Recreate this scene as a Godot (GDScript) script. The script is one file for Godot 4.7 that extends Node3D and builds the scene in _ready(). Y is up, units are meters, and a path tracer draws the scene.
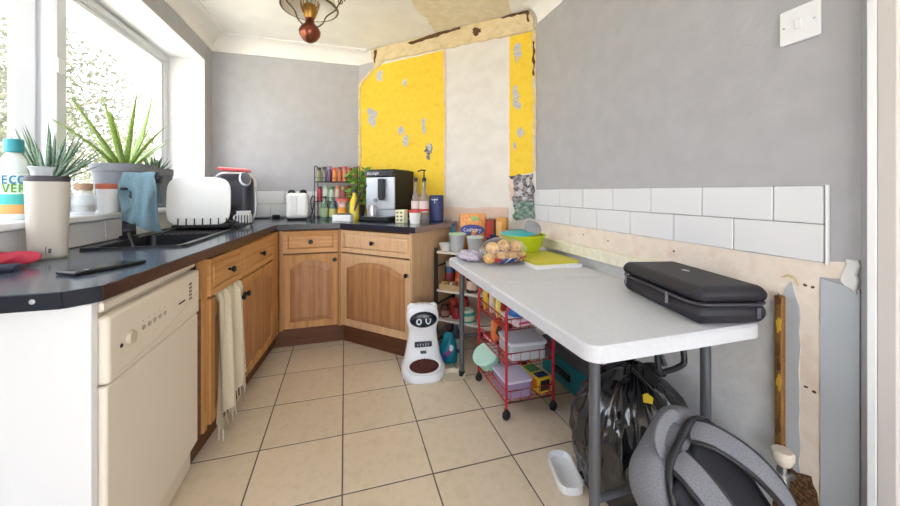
extends Node3D

# ---------------------------------------------------------------- scene: worn kitchen with a half-stripped corner
func _ready() -> void:
	# camera: level, lens shifted down so that verticals stay vertical
	var cam := Camera3D.new()
	cam.name = "camera"
	add_child(cam)
	cam.position = Vector3(0, 1.15, 0)
	cam.rotation.y = -atan(105.0 / 352.0)
	cam.projection = Camera3D.PROJECTION_FRUSTUM
	cam.near = 0.05
	cam.far = 200.0
	cam.size = 0.05 * 506.0 / 352.0
	cam.frustum_offset = Vector2(0, -0.05 * 61.0 / 352.0)
	cam.current = true
	# overcast sky, no direct sun
	var sky_mat := ProceduralSkyMaterial.new()
	sky_mat.sky_top_color = Color(0.90, 0.94, 1.0)
	sky_mat.sky_horizon_color = Color(1.0, 1.0, 1.0)
	sky_mat.ground_horizon_color = Color(0.80, 0.82, 0.78)
	sky_mat.ground_bottom_color = Color(0.55, 0.57, 0.50)
	sky_mat.sky_energy_multiplier = 1.0
	sky_mat.ground_energy_multiplier = 1.0
	sky_mat.sun_angle_max = 0.0
	# high hazy sun from behind the house: it lights the garden and terrace, not the room directly
	var sun := DirectionalLight3D.new()
	sun.name = "sun"
	add_child(sun)
	sun.look_at_from_position(Vector3(5.0, 9.0, -4.5), Vector3.ZERO)
	sun.light_energy = 1.7
	sun.light_color = Color(1.0, 0.96, 0.90)
	sun.light_angular_distance = 2.0
	sun.shadow_enabled = true
	var sky := Sky.new()
	sky.sky_material = sky_mat
	var env := Environment.new()
	env.background_mode = Environment.BG_SKY
	env.sky = sky
	env.tonemap_mode = Environment.TONE_MAPPER_LINEAR
	env.tonemap_exposure = 6.7
	env.sdfgi_enabled = true
	env.ssao_enabled = true
	env.ssil_enabled = true
	var we := WorldEnvironment.new()
	we.name = "world_environment"
	we.environment = env
	add_child(we)

	make_materials()
	build_shell()
	build_window()
	build_garden()
	build_wall_finishes()
	build_units()
	build_worktop_and_sink()
	build_lamp()
	build_sill_things()
	build_counter_things()
	build_corner_things()
	build_shelf_unit()
	build_table()
	build_table_things()
	build_trolley()
	build_floor_things()
	build_bags()


# ---------------------------------------------------------------- mesh helpers
class G:
	var v := PackedVector3Array()
	var n := PackedVector3Array()

	func tri(a: Vector3, b: Vector3, c: Vector3) -> void:
		var m := (c - a).cross(b - a)
		if m.length_squared() < 1e-18:
			return
		m = m.normalized()
		v.push_back(a); v.push_back(b); v.push_back(c)
		n.push_back(m); n.push_back(m); n.push_back(m)

	func tri_out(a: Vector3, b: Vector3, c: Vector3, out: Vector3) -> void:
		if (c - a).cross(b - a).dot(out) < 0.0:
			tri(a, c, b)
		else:
			tri(a, b, c)

	func quad(a: Vector3, b: Vector3, c: Vector3, d: Vector3, out: Vector3) -> void:
		tri_out(a, b, c, out)
		tri_out(a, c, d, out)

	func trin(a: Vector3, b: Vector3, c: Vector3, na: Vector3, nb: Vector3, nc: Vector3) -> void:
		var m := (c - a).cross(b - a)
		if m.length_squared() < 1e-20:
			return
		if m.dot(na + nb + nc) < 0.0:
			v.push_back(a); v.push_back(c); v.push_back(b)
			n.push_back(na); n.push_back(nc); n.push_back(nb)
		else:
			v.push_back(a); v.push_back(b); v.push_back(c)
			n.push_back(na); n.push_back(nb); n.push_back(nc)

	func grid(rows: Array, wu := false, wv := false, flip := 0) -> void:
		# rows of points joined smoothly; wu closes each row, wv joins the last row to the first
		var nr := rows.size()
		var nc: int = rows[0].size()
		var nn := []
		for i in nr:
			var z := PackedVector3Array()
			z.resize(nc)
			nn.append(z)
		var er := nr if wv else nr - 1
		var ec := nc if wu else nc - 1
		for i in er:
			var i2 := (i + 1) % nr
			for j in ec:
				var j2 := (j + 1) % nc
				var a: Vector3 = rows[i][j]
				var b: Vector3 = rows[i][j2]
				var c: Vector3 = rows[i2][j2]
				var d: Vector3 = rows[i2][j]
				var m := (c - a).cross(b - d)
				nn[i][j] += m
				nn[i][j2] += m
				nn[i2][j] += m
				nn[i2][j2] += m
		var mid := Vector3.ZERO
		for i in nr:
			for j in nc:
				mid += rows[i][j]
		mid /= float(nr * nc)
		var s := 0.0
		for i in nr:
			for j in nc:
				if nn[i][j].length_squared() > 1e-24:
					nn[i][j] = nn[i][j].normalized()
				else:
					nn[i][j] = Vector3.UP
				s += nn[i][j].dot(rows[i][j] - mid)
		if (s < 0.0 and flip == 0) or flip == 1:
			for i in nr:
				for j in nc:
					nn[i][j] = -nn[i][j]
		for i in er:
			var i2 := (i + 1) % nr
			for j in ec:
				var j2 := (j + 1) % nc
				trin(rows[i][j], rows[i][j2], rows[i2][j2], nn[i][j], nn[i][j2], nn[i2][j2])
				trin(rows[i][j], rows[i2][j2], rows[i2][j], nn[i][j], nn[i2][j2], nn[i2][j])

	func box(c: Vector3, s: Vector3, bev := 0.002, b := Basis()) -> void:
		var h := s * 0.5
		bev = minf(bev, minf(h.x, minf(h.y, h.z)) * 0.6)
		var P := func(sx: float, sy: float, sz: float, ax: int) -> Vector3:
			var q := Vector3(sx * h.x, sy * h.y, sz * h.z)
			for k in 3:
				if k != ax:
					q[k] -= signf(q[k]) * bev
			return c + b * q
		for ax in 3:
			for sg in [-1.0, 1.0]:
				var out := Vector3.ZERO
				out[ax] = sg
				var pts := []
				for e in [[-1.0, -1.0], [1.0, -1.0], [1.0, 1.0], [-1.0, 1.0]]:
					var q := Vector3.ZERO
					q[ax] = sg
					q[(ax + 1) % 3] = e[0]
					q[(ax + 2) % 3] = e[1]
					pts.append(P.call(q.x, q.y, q.z, ax))
				quad(pts[0], pts[1], pts[2], pts[3], b * out)
		if bev <= 0.0:
			return
		for ax in 3:
			var a1 := (ax + 1) % 3
			var a2 := (ax + 2) % 3
			for s1 in [-1.0, 1.0]:
				for s2 in [-1.0, 1.0]:
					var lo := Vector3.ZERO
					lo[ax] = -1.0; lo[a1] = s1; lo[a2] = s2
					var hi := lo
					hi[ax] = 1.0
					var out := Vector3.ZERO
					out[a1] = s1; out[a2] = s2
					quad(P.call(lo.x, lo.y, lo.z, a1), P.call(hi.x, hi.y, hi.z, a1), P.call(hi.x, hi.y, hi.z, a2), P.call(lo.x, lo.y, lo.z, a2), b * out)
		for sx in [-1.0, 1.0]:
			for sy in [-1.0, 1.0]:
				for sz in [-1.0, 1.0]:
					tri_out(P.call(sx, sy, sz, 0), P.call(sx, sy, sz, 1), P.call(sx, sy, sz, 2), b * Vector3(sx, sy, sz))

	func rbox(c: Vector3, s: Vector3, r: float, seg := 4, b := Basis(), warp = null) -> void:
		# smooth rounded box
		var h := s * 0.5
		r = minf(r, minf(h.x, minf(h.y, h.z)))
		var lats := []
		for i in seg + 1:
			lats.append([-PI / 2 + PI / 2 * i / seg, -1.0])
		for i in seg + 1:
			lats.append([PI / 2 * i / seg, 1.0])
		var lons := []
		for q in 4:
			for i in seg + 1:
				lons.append([PI / 2 * (q + float(i) / seg), q])
		var rows := []
		for la in lats:
			var row := PackedVector3Array()
			for lo in lons:
				var d := Vector3(cos(la[0]) * cos(lo[0]), sin(la[0]), cos(la[0]) * sin(lo[0]))
				var sx := 1.0 if lo[1] == 0 or lo[1] == 3 else -1.0
				var sz := 1.0 if lo[1] < 2 else -1.0
				var p := Vector3(sx * (h.x - r), la[1] * (h.y - r), sz * (h.z - r)) + d * r
				if warp != null:
					p = warp.call(p)
				row.push_back(c + b * p)
			rows.append(row)
		grid(rows, true, false)
		for e in [0, rows.size() - 1]:
			var m := Vector3.ZERO
			for p in rows[e]:
				m += p
			m /= rows[e].size()
			for j in rows[e].size():
				tri_out(m, rows[e][j], rows[e][(j + 1) % rows[e].size()], b * Vector3(0, -1 if e == 0 else 1, 0))

	func lathe(prof: Array, seg := 20, t := Transform3D(), sx := 1.0, sz := 1.0) -> void:
		# prof: [r, y] pairs; sharp corners stay sharp
		var runs := []
		var cur := [prof[0]]
		for i in range(1, prof.size()):
			cur.append(prof[i])
			if i < prof.size() - 1:
				var d1 := Vector2(prof[i][0] - prof[i - 1][0], prof[i][1] - prof[i - 1][1])
				var d2 := Vector2(prof[i + 1][0] - prof[i][0], prof[i + 1][1] - prof[i][1])
				if absf(d1.angle_to(d2)) > 0.75:
					runs.append(cur)
					cur = [prof[i]]
		runs.append(cur)
		for run in runs:
			var rows := []
			for p in run:
				var row := PackedVector3Array()
				for j in seg:
					var a := TAU * j / seg
					row.push_back(t * Vector3(cos(a) * p[0] * sx, p[1], sin(a) * p[0] * sz))
				rows.append(row)
			grid(rows, true, false)

	func tube(pts: Array, r, seg := 8, closed := false, flat := 1.0) -> void:
		var np := pts.size()
		var rows := []
		var up := Vector3.UP
		var t0: Vector3 = (pts[1] - pts[0]).normalized()
		if absf(t0.dot(up)) > 0.95:
			up = Vector3.RIGHT
		var side := t0.cross(up).normalized()
		for i in np:
			var t: Vector3
			if closed:
				t = (pts[(i + 1) % np] - pts[(i + np - 1) % np]).normalized()
			else:
				t = (pts[mini(i + 1, np - 1)] - pts[maxi(i - 1, 0)]).normalized()
			side = (side - t * side.dot(t)).normalized()
			var u2 := side.cross(t)
			var rr: float = r[i] if r is Array else r
			var row := PackedVector3Array()
			for j in seg:
				var a := TAU * j / seg
				row.push_back(pts[i] + side * cos(a) * rr + u2 * sin(a) * rr * flat)
			rows.append(row)
		grid(rows, true, closed)
		if not closed:
			for e in [0, np - 1]:
				var o: Vector3 = pts[0] - pts[1] if e == 0 else pts[np - 1] - pts[np - 2]
				for j in range(1, seg - 1):
					tri_out(rows[e][0], rows[e][j], rows[e][j + 1], o)

	func sweep(pts: Array, w, th: float, ups, seg := 3) -> void:
		# a strap: flat rounded section, w across, th thick, ups = normal of the strap (one or per point)
		var np := pts.size()
		var rows := []
		for i in np:
			var t: Vector3 = (pts[mini(i + 1, np - 1)] - pts[maxi(i - 1, 0)]).normalized()
			var up: Vector3 = ups[i] if ups is Array else ups
			var side := t.cross(up).normalized()
			var u2 := side.cross(t).normalized()
			var ww: float = (w[i] if w is Array else w) * 0.5
			var row := PackedVector3Array()
			var hr := minf(th * 0.5, ww)
			for q in 2:
				var sg := 1.0 if q == 0 else -1.0
				for k in seg + 1:
					var a := -PI / 2 + PI * k / seg
					row.push_back(pts[i] + side * sg * (ww - hr + hr * cos(a)) + u2 * sg * hr * sin(a))
			rows.append(row)
		grid(rows, true, false)
		for e in [0, np - 1]:
			var o: Vector3 = pts[0] - pts[1] if e == 0 else pts[np - 1] - pts[np - 2]
			var m: Vector3 = pts[e]
			for j in rows[e].size():
				tri_out(m, rows[e][j], rows[e][(j + 1) % rows[e].size()], o)

	func extrude(poly: PackedVector2Array, z0: float, z1: float, t := Transform3D(), bev := 0.0) -> void:
		# polygon in local xy, from z0 to z1 (z1 is the bevelled face)
		var np := poly.size()
		if np < 3:
			return
		var p := poly
		if area(p) < 0.0:
			p = PackedVector2Array(p)
			p.reverse()
		var inn := PackedVector2Array()
		for i in np:
			var a := p[(i + np - 1) % np]
			var b := p[i]
			var c := p[(i + 1) % np]
			var n1 := (b - a).normalized().orthogonal()
			var n2 := (c - b).normalized().orthogonal()
			var m := (n1 + n2)
			var k := 1.0
			if m.length() > 0.2:
				m = m.normalized()
				k = 1.0 / maxf(0.5, m.dot(n1))
			inn.push_back(b - m * bev * k)
		# orthogonal() may point inwards: make sure that the face shrinks
		if bev > 0.0 and absf(area(inn)) > absf(area(p)):
			for i in np:
				inn[i] = p[i] * 2.0 - inn[i]
		var face := inn if bev > 0.0 else p
		var ids := Geometry2D.triangulate_polygon(face)
		if ids.is_empty():
			ids = Geometry2D.triangulate_polygon(p)
			face = p
		var fz := t.basis.z.normalized() * signf(z1 - z0)
		for k in range(0, ids.size(), 3):
			tri_out(t * v3(face[ids[k]], z1), t * v3(face[ids[k + 1]], z1), t * v3(face[ids[k + 2]], z1), fz)
			tri_out(t * v3(p[ids[k]], z0), t * v3(p[ids[k + 1]], z0), t * v3(p[ids[k + 2]], z0), -fz)
		var zb := z1 - signf(z1 - z0) * bev
		for i in np:
			var j := (i + 1) % np
			var e := p[j] - p[i]
			var out := t.basis * Vector3(e.y, -e.x, 0)
			quad(t * v3(p[i], z0), t * v3(p[j], z0), t * v3(p[j], zb), t * v3(p[i], zb), out)
			if bev > 0.0:
				quad(t * v3(p[i], zb), t * v3(p[j], zb), t * v3(face[j], z1), t * v3(face[i], z1), out + fz * 0.01)

	func v3(q: Vector2, z: float) -> Vector3:
		return Vector3(q.x, q.y, z)

	func area(q: PackedVector2Array) -> float:
		var s := 0.0
		for i in q.size():
			s += q[i].cross(q[(i + 1) % q.size()])
		return s * 0.5

	func ring(outer: PackedVector2Array, inner: PackedVector2Array, z0: float, z1: float, t := Transform3D(), zin := 1e9) -> void:
		# a frame between two loops with the same number of points
		var np := outer.size()
		var zi := z1 if zin > 1e8 else zin
		var fz := t.basis.z.normalized()
		for i in np:
			var j := (i + 1) % np
			quad(t * v3(outer[i], z1), t * v3(outer[j], z1), t * v3(inner[j], zi), t * v3(inner[i], zi), fz)
			var m := (outer[i] + outer[j]) * 0.5 - (inner[i] + inner[j]) * 0.5
			quad(t * v3(outer[i], z0), t * v3(outer[j], z0), t * v3(outer[j], z1), t * v3(outer[i], z1), t.basis * v3(m, 0))
			quad(t * v3(inner[i], z0), t * v3(inner[j], z0), t * v3(inner[j], zi), t * v3(inner[i], zi), t.basis * v3(-m, 0))

	func blade(p0: Vector3, dir: Vector3, up: Vector3, length: float, w: float, th: float, bend: float, seg := 7) -> void:
		# a fleshy pointed leaf: curved spine, crescent section
		var rows := []
		var p := p0
		var d := dir.normalized()
		var side := d.cross(up).normalized()
		for i in seg + 1:
			var f := float(i) / seg
			var ww := w * (0.75 + 0.5 * f - 1.25 * f * f) if f < 1.0 else 0.0
			ww = maxf(ww, 0.0004)
			var tt := th * (1.0 - f * 0.95)
			var nrm := side.cross(d).normalized()
			var row := PackedVector3Array()
			for k in 6:
				var a := TAU * k / 6
				var cx := cos(a)
				row.push_back(p + side * cx * ww * 0.5 + nrm * (sin(a) * tt * 0.5 + cx * cx * tt * 0.5))
			rows.append(row)
			p += d * length / seg
			d = d.rotated(side, -bend / seg).normalized()
		grid(rows, true, false)

	func patch(f: Callable, nu: int, nv: int, wu := false, wv := false, flip := 0) -> void:
		var rows := []
		for i in nv + (0 if wv else 1):
			var row := PackedVector3Array()
			for j in nu + (0 if wu else 1):
				row.push_back(f.call(float(j) / nu, float(i) / nv))
			rows.append(row)
		grid(rows, wu, wv, flip)

	func mesh() -> ArrayMesh:
		var a := []
		a.resize(Mesh.ARRAY_MAX)
		a[Mesh.ARRAY_VERTEX] = v
		a[Mesh.ARRAY_NORMAL] = n
		var m := ArrayMesh.new()
		m.add_surface_from_arrays(Mesh.PRIMITIVE_TRIANGLES, a)
		return m


# ---------------------------------------------------------------- node helpers
var used := {}
var M := {}
var rng := RandomNumberGenerator.new()
var noise := FastNoiseLite.new()


func numbered(called: String) -> String:
	if not used.has(called):
		used[called] = 0
		return called
	used[called] += 1
	return "%s_%03d" % [called, used[called]]


func obj(called: String, g: G, m: Material, parent: Node = null, pos := Vector3.ZERO) -> MeshInstance3D:
	var o := MeshInstance3D.new()
	o.name = called if parent else numbered(called)
	o.mesh = g.mesh()
	o.material_override = m
	o.position = pos
	(parent if parent else self).add_child(o, true)
	return o


func put(called: String, me: Mesh, m: Material, parent: Node, t := Transform3D()) -> MeshInstance3D:
	var o := MeshInstance3D.new()
	o.name = called
	o.mesh = me
	o.material_override = m
	o.transform = t
	parent.add_child(o, true)
	return o


func tag(o: Node, label: String, category: String, group := "") -> Node:
	o.set_meta("label", label)
	o.set_meta("category", category)
	if group:
		o.set_meta("group", group)
	return o


func thing(called: String, label: String, category: String, at := Vector3.ZERO, turn := 0.0, group := "") -> Node3D:
	var o := Node3D.new()
	o.name = numbered(called)
	add_child(o)
	o.position = at
	o.rotation.y = turn
	tag(o, label, category, group)
	return o


func structure(o: Node, label := "") -> Node:
	o.set_meta("kind", "structure")
	if label:
		o.set_meta("label", label)
	return o


func frame_at(called: String, label := "", at := Vector3.ZERO, turn := 0.0) -> Node3D:
	var o := Node3D.new()
	o.name = called
	add_child(o)
	o.position = at
	o.rotation.y = turn
	structure(o, label)
	return o


func letters(text: String, height: float, m: Material, parent: Node, t: Transform3D, depth := 0.0006, called := "lettering", bold := false) -> MeshInstance3D:
	var tm := TextMesh.new()
	var f := SystemFont.new()
	f.font_names = PackedStringArray(["Droid Sans"])
	if bold:
		f.font_weight = 700
	tm.font = f
	tm.text = text
	tm.font_size = 48
	tm.pixel_size = height / 48.0 * 1.35
	tm.depth = depth
	tm.curve_step = 4.0
	return put(called, tm, m, parent, t)


func c8(r: int, g: int, b: int, a := 255) -> Color:
	return Color8(r, g, b, a)


func mat(col: Color, rough := 0.6, metal := 0.0, spec := 0.5) -> StandardMaterial3D:
	var m := StandardMaterial3D.new()
	m.albedo_color = col
	m.roughness = rough
	m.metallic = metal
	m.metallic_specular = spec
	return m


func glassy(col: Color, alpha: float, rough := 0.05) -> StandardMaterial3D:
	var m := mat(Color(col.r, col.g, col.b, alpha), rough)
	m.transparency = BaseMaterial3D.TRANSPARENCY_ALPHA
	return m


func speckle(cols: Array, offs: Array, freq: float, scale: float, rough := 0.6, sd := 1, size := 256, world := true) -> StandardMaterial3D:
	# colour from layered noise over a ramp
	var nt := NoiseTexture2D.new()
	var fn := FastNoiseLite.new()
	fn.seed = sd
	fn.noise_type = FastNoiseLite.TYPE_SIMPLEX_SMOOTH
	fn.frequency = freq
	fn.fractal_octaves = 5
	nt.noise = fn
	nt.width = size
	nt.height = size
	nt.seamless = true
	var gr := Gradient.new()
	gr.colors = PackedColorArray(cols)
	gr.offsets = PackedFloat32Array(offs)
	nt.color_ramp = gr
	var m := mat(Color.WHITE, rough)
	m.albedo_texture = nt
	m.uv1_triplanar = true
	m.uv1_world_triplanar = world
	m.uv1_scale = Vector3.ONE * scale
	return m


func relief(m: StandardMaterial3D, freq: float, strength: float, sd := 5) -> StandardMaterial3D:
	var nt := NoiseTexture2D.new()
	var fn := FastNoiseLite.new()
	fn.seed = sd
	fn.frequency = freq
	fn.fractal_octaves = 4
	nt.noise = fn
	nt.seamless = true
	nt.width = 256
	nt.height = 256
	nt.as_normal_map = true
	nt.bump_strength = 4.0
	m.normal_enabled = true
	m.normal_texture = nt
	m.normal_scale = strength
	return m


func wood(cols: Array, sd: int, horizontal := false, rough := 0.45) -> StandardMaterial3D:
	# grain: noise stretched along one axis, with fine pores
	var fn := FastNoiseLite.new()
	fn.seed = sd
	fn.frequency = 0.02
	fn.fractal_octaves = 3
	var fine := FastNoiseLite.new()
	fine.seed = sd + 7
	fine.frequency = 0.09
	var w := 192
	var im := Image.create(w, w, false, Image.FORMAT_RGB8)
	for y in w:
		for x in w:
			var a := float(x) / w * TAU
			# closed along the fast axis so that the texture repeats
			var fx := cos(a) * 60.0
			var fz := sin(a) * 60.0
			var b := absf(float(y) / w - 0.5) * 30.0
			var k := 0.5 + 0.5 * fn.get_noise_3d(fx, b, fz) + 0.28 * fine.get_noise_3d(fx * 2.2, b * 0.7, fz * 2.2)
			k = clampf(k, 0.0, 1.0)
			var col: Color = cols[0].lerp(cols[1], clampf(k * 2.0, 0, 1)).lerp(cols[2], clampf(k * 2.0 - 1.0, 0, 1))
			if horizontal:
				im.set_pixel(y, x, col)
			else:
				im.set_pixel(x, y, col)
	var m := mat(Color.WHITE, rough)
	m.albedo_texture = ImageTexture.create_from_image(im)
	m.uv1_triplanar = true
	m.uv1_scale = Vector3.ONE * 3.0
	return m


func ragged(pts: Array, amp: float, step := 0.03, sd := 3) -> PackedVector2Array:
	# an outline with torn edges
	var r := RandomNumberGenerator.new()
	r.seed = sd
	var out := PackedVector2Array()
	var np := pts.size()
	for i in np:
		var a: Vector2 = pts[i]
		var b: Vector2 = pts[(i + 1) % np]
		var k := maxi(1, int(a.distance_to(b) / step))
		var nrm := (b - a).normalized().orthogonal()
		for j in k:
			out.push_back(a.lerp(b, float(j) / k) + nrm * (r.randf_range(-amp, amp) if j > 0 else 0.0))
	return out


func blob(c: Vector2, rx: float, ry: float, amp: float, sd: int, np := 18) -> PackedVector2Array:
	var r := RandomNumberGenerator.new()
	r.seed = sd
	var out := PackedVector2Array()
	for i in np:
		var a := TAU * i / np
		var k := 1.0 + r.randf_range(-amp, amp)
		out.push_back(c + Vector2(cos(a) * rx * k, sin(a) * ry * k))
	return out


func rrect(w: float, h: float, r: float, seg := 4, cx := 0.0, cy := 0.0) -> PackedVector2Array:
	var out := PackedVector2Array()
	for q in 4:
		var sx := 1.0 if q == 0 or q == 3 else -1.0
		var sy := 1.0 if q < 2 else -1.0
		for i in seg + 1:
			var a := PI / 2 * (q + float(i) / seg)
			out.push_back(Vector2(cx + sx * (w / 2 - r) + cos(a) * r, cy + sy * (h / 2 - r) + sin(a) * r))
	return out


func T(x: float, y: float, z: float, ry := 0.0, rx := 0.0, rz := 0.0) -> Transform3D:
	return Transform3D(Basis.from_euler(Vector3(rx, ry, rz)), Vector3(x, y, z))


func arc(a: Vector3, b: Vector3, lift: Vector3, k := 10) -> Array:
	var out := []
	for i in k + 1:
		var f := float(i) / k
		out.append(a.lerp(b, f) + lift * 4.0 * f * (1.0 - f))
	return out


func smooth_path(pts: Array, k := 5) -> Array:
	# Catmull-Rom through the points
	var out := []
	for i in pts.size() - 1:
		var p0: Vector3 = pts[maxi(i - 1, 0)]
		var p1: Vector3 = pts[i]
		var p2: Vector3 = pts[i + 1]
		var p3: Vector3 = pts[mini(i + 2, pts.size() - 1)]
		for j in k:
			out.append(p1.cubic_interpolate(p2, p0, p3, float(j) / k))
	out.append(pts[-1])
	return out



# ---------------------------------------------------------------- room measures (metres)
const XL := -1.10    # window wall
const XR := 1.34     # tiled wall
const ZB := -3.50    # back wall
const DG := 3.63     # stripped corner wall: x - z = DG
const CEIL := 2.49
const ZR := 1.60     # rear wall, behind the camera
const WT := 0.915    # worktop top
const TT := 0.74     # folding table top


func make_materials() -> void:
	rng.seed = 11
	noise.seed = 4
	noise.frequency = 3.0
	M.wall = relief(speckle([c8(178, 177, 181), c8(184, 183, 187)], [0.2, 0.8], 0.02, 1.2, 0.75, 3), 0.12, 0.05)
	M.wall2 = M.wall
	M.ceiling = relief(speckle([c8(240, 238, 234), c8(246, 244, 240)], [0.2, 0.8], 0.02, 0.8, 0.85, 4), 0.12, 0.05)
	M.ceiling_bare = relief(speckle([c8(226, 212, 178), c8(236, 224, 196)], [0.2, 0.8], 0.02, 2.0, 0.9, 5), 0.06, 0.2)
	M.white = mat(c8(240, 241, 243), 0.35)
	M.white_matt = mat(c8(236, 236, 236), 0.7)
	M.upvc = mat(c8(218, 220, 225), 0.3)
	M.rubber = mat(c8(48, 50, 54), 0.7)
	M.pane = glassy(Color(1, 1, 1), 0.03, 0.0)
	M.grout = mat(c8(110, 100, 92), 0.9)
	M.grout_wall = mat(c8(150, 150, 152), 0.9)
	M.tiles = []
	for k in 4:
		var lo := c8(226 - k * 2, 208 - k * 2, 182 - k * 2)
		var hi := c8(234 - k * 2, 217 - k * 2, 193 - k * 2)
		M.tiles.append(speckle([lo, hi, lo.lerp(hi, 0.4)], [0.2, 0.5, 0.9], 0.02, 2.2, 0.32, 20 + k))
	M.wtile = mat(c8(232, 233, 236), 0.12)
	M.plaster = relief(speckle([c8(234, 220, 206), c8(240, 228, 215), c8(230, 210, 194)], [0.2, 0.55, 0.95], 0.02, 1.4, 0.9, 6), 0.12, 0.12)
	M.plaster_white = relief(speckle([c8(224, 224, 224), c8(232, 232, 232), c8(218, 218, 220)], [0.2, 0.5, 0.95], 0.015, 1.0, 0.85, 7), 0.12, 0.1)
	M.plaster_grey = speckle([c8(178, 176, 180), c8(208, 206, 208)], [0.3, 0.7], 0.03, 6.0, 0.9, 8)
	M.plaster_panel = relief(speckle([c8(222, 216, 208), c8(231, 226, 219)], [0.2, 0.8], 0.02, 1.5, 0.9, 9), 0.12, 0.1)
	M.yellow = relief(speckle([c8(240, 200, 50), c8(243, 208, 60), c8(236, 192, 40)], [0.15, 0.5, 0.95], 0.02, 2.0, 0.7, 10), 0.12, 0.1)
	M.scar = relief(speckle([c8(204, 180, 134), c8(226, 208, 168), c8(214, 192, 148)], [0.15, 0.45, 0.9], 0.02, 1.6, 0.95, 12), 0.06, 0.35)
	M.crack = speckle([c8(70, 48, 30), c8(124, 90, 58)], [0.3, 0.7], 0.05, 6.0, 1.0, 13)
	M.mortar = relief(speckle([c8(70, 66, 70), c8(128, 124, 126), c8(186, 180, 180)], [0.25, 0.5, 0.85], 0.03, 4.0, 1.0, 14), 0.1, 0.8)
	M.mortar_green = relief(speckle([c8(84, 112, 100), c8(128, 150, 138), c8(190, 198, 190)], [0.3, 0.55, 0.9], 0.03, 4.0, 1.0, 15), 0.1, 0.8)
	M.brick_pink = speckle([c8(220, 192, 174), c8(230, 206, 190)], [0.3, 0.7], 0.02, 1.6, 1.0, 16)
	M.grey_panel = mat(c8(186, 192, 198), 0.55)
	M.oak = wood([c8(156, 104, 54), c8(190, 138, 82), c8(206, 158, 102)], 31)
	M.oak_h = wood([c8(160, 108, 58), c8(194, 142, 86), c8(210, 162, 106)], 32, true)
	M.oak_panel = wood([c8(150, 102, 64), c8(176, 128, 86), c8(190, 144, 100)], 33)
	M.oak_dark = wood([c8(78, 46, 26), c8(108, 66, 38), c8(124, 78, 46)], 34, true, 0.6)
	M.oak_pale = wood([c8(190, 148, 108), c8(208, 170, 130), c8(218, 184, 146)], 35)
	M.knob = mat(c8(34, 44, 48), 0.3, 0.7)
	M.worktop = speckle([c8(58, 66, 78), c8(80, 88, 101), c8(106, 114, 126)], [0.25, 0.55, 0.9], 0.06, 3.0, 0.16, 40, 512)
	M.worktop_edge = speckle([c8(52, 34, 30), c8(78, 52, 46)], [0.3, 0.7], 0.06, 3.0, 0.3, 41)
	M.worktop_end = mat(c8(30, 34, 46), 0.3)
	M.black = mat(c8(26, 26, 30), 0.45)
	M.black_gloss = mat(c8(18, 18, 22), 0.12)
	M.sink = speckle([c8(28, 29, 33), c8(42, 43, 48)], [0.3, 0.7], 0.2, 6.0, 0.35, 42)
	M.steel = mat(c8(190, 192, 196), 0.28, 0.9)
	M.silver = mat(c8(196, 200, 206), 0.35, 0.6)
	M.brass = mat(c8(170, 128, 66), 0.35, 0.9)
	M.bronze = mat(c8(104, 82, 56), 0.4, 0.8)
	M.copper = relief(mat(c8(132, 74, 56), 0.3, 0.85), 0.05, 0.6)
	M.grey_pot = mat(c8(122, 124, 132), 0.6)
	M.soil = speckle([c8(40, 30, 22), c8(74, 56, 40)], [0.3, 0.7], 0.1, 8.0, 1.0, 43)
	M.aloe = speckle([c8(120, 150, 70), c8(158, 182, 96)], [0.3, 0.7], 0.05, 5.0, 0.5, 44)
	M.spiky = speckle([c8(70, 96, 78), c8(120, 142, 118)], [0.3, 0.7], 0.05, 5.0, 0.5, 45)
	M.haworthia = speckle([c8(54, 84, 58), c8(88, 118, 80)], [0.3, 0.7], 0.05, 5.0, 0.5, 46)
	M.leaf = mat(c8(96, 150, 52), 0.55)
	M.red = mat(c8(186, 34, 46), 0.35)
	M.table = relief(speckle([c8(208, 209, 213), c8(213, 214, 218)], [0.2, 0.8], 0.05, 3.0, 0.42, 47), 0.3, 0.08)
	M.table_leg = mat(c8(92, 94, 100), 0.4, 0.3)
	M.clear = glassy(Color(0.93, 0.96, 0.97), 0.22, 0.1)
	M.cloudy = glassy(Color(0.9, 0.92, 0.94), 0.5, 0.2)


func wall_box(called: String, lo: Vector3, hi: Vector3, m: Material, parent: Node = null, bev := 0.0) -> MeshInstance3D:
	var g := G.new()
	g.box((lo + hi) * 0.5, hi - lo, bev)
	var o := obj(called, g, m, parent)
	if parent == null:
		structure(o)
	return o


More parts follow.
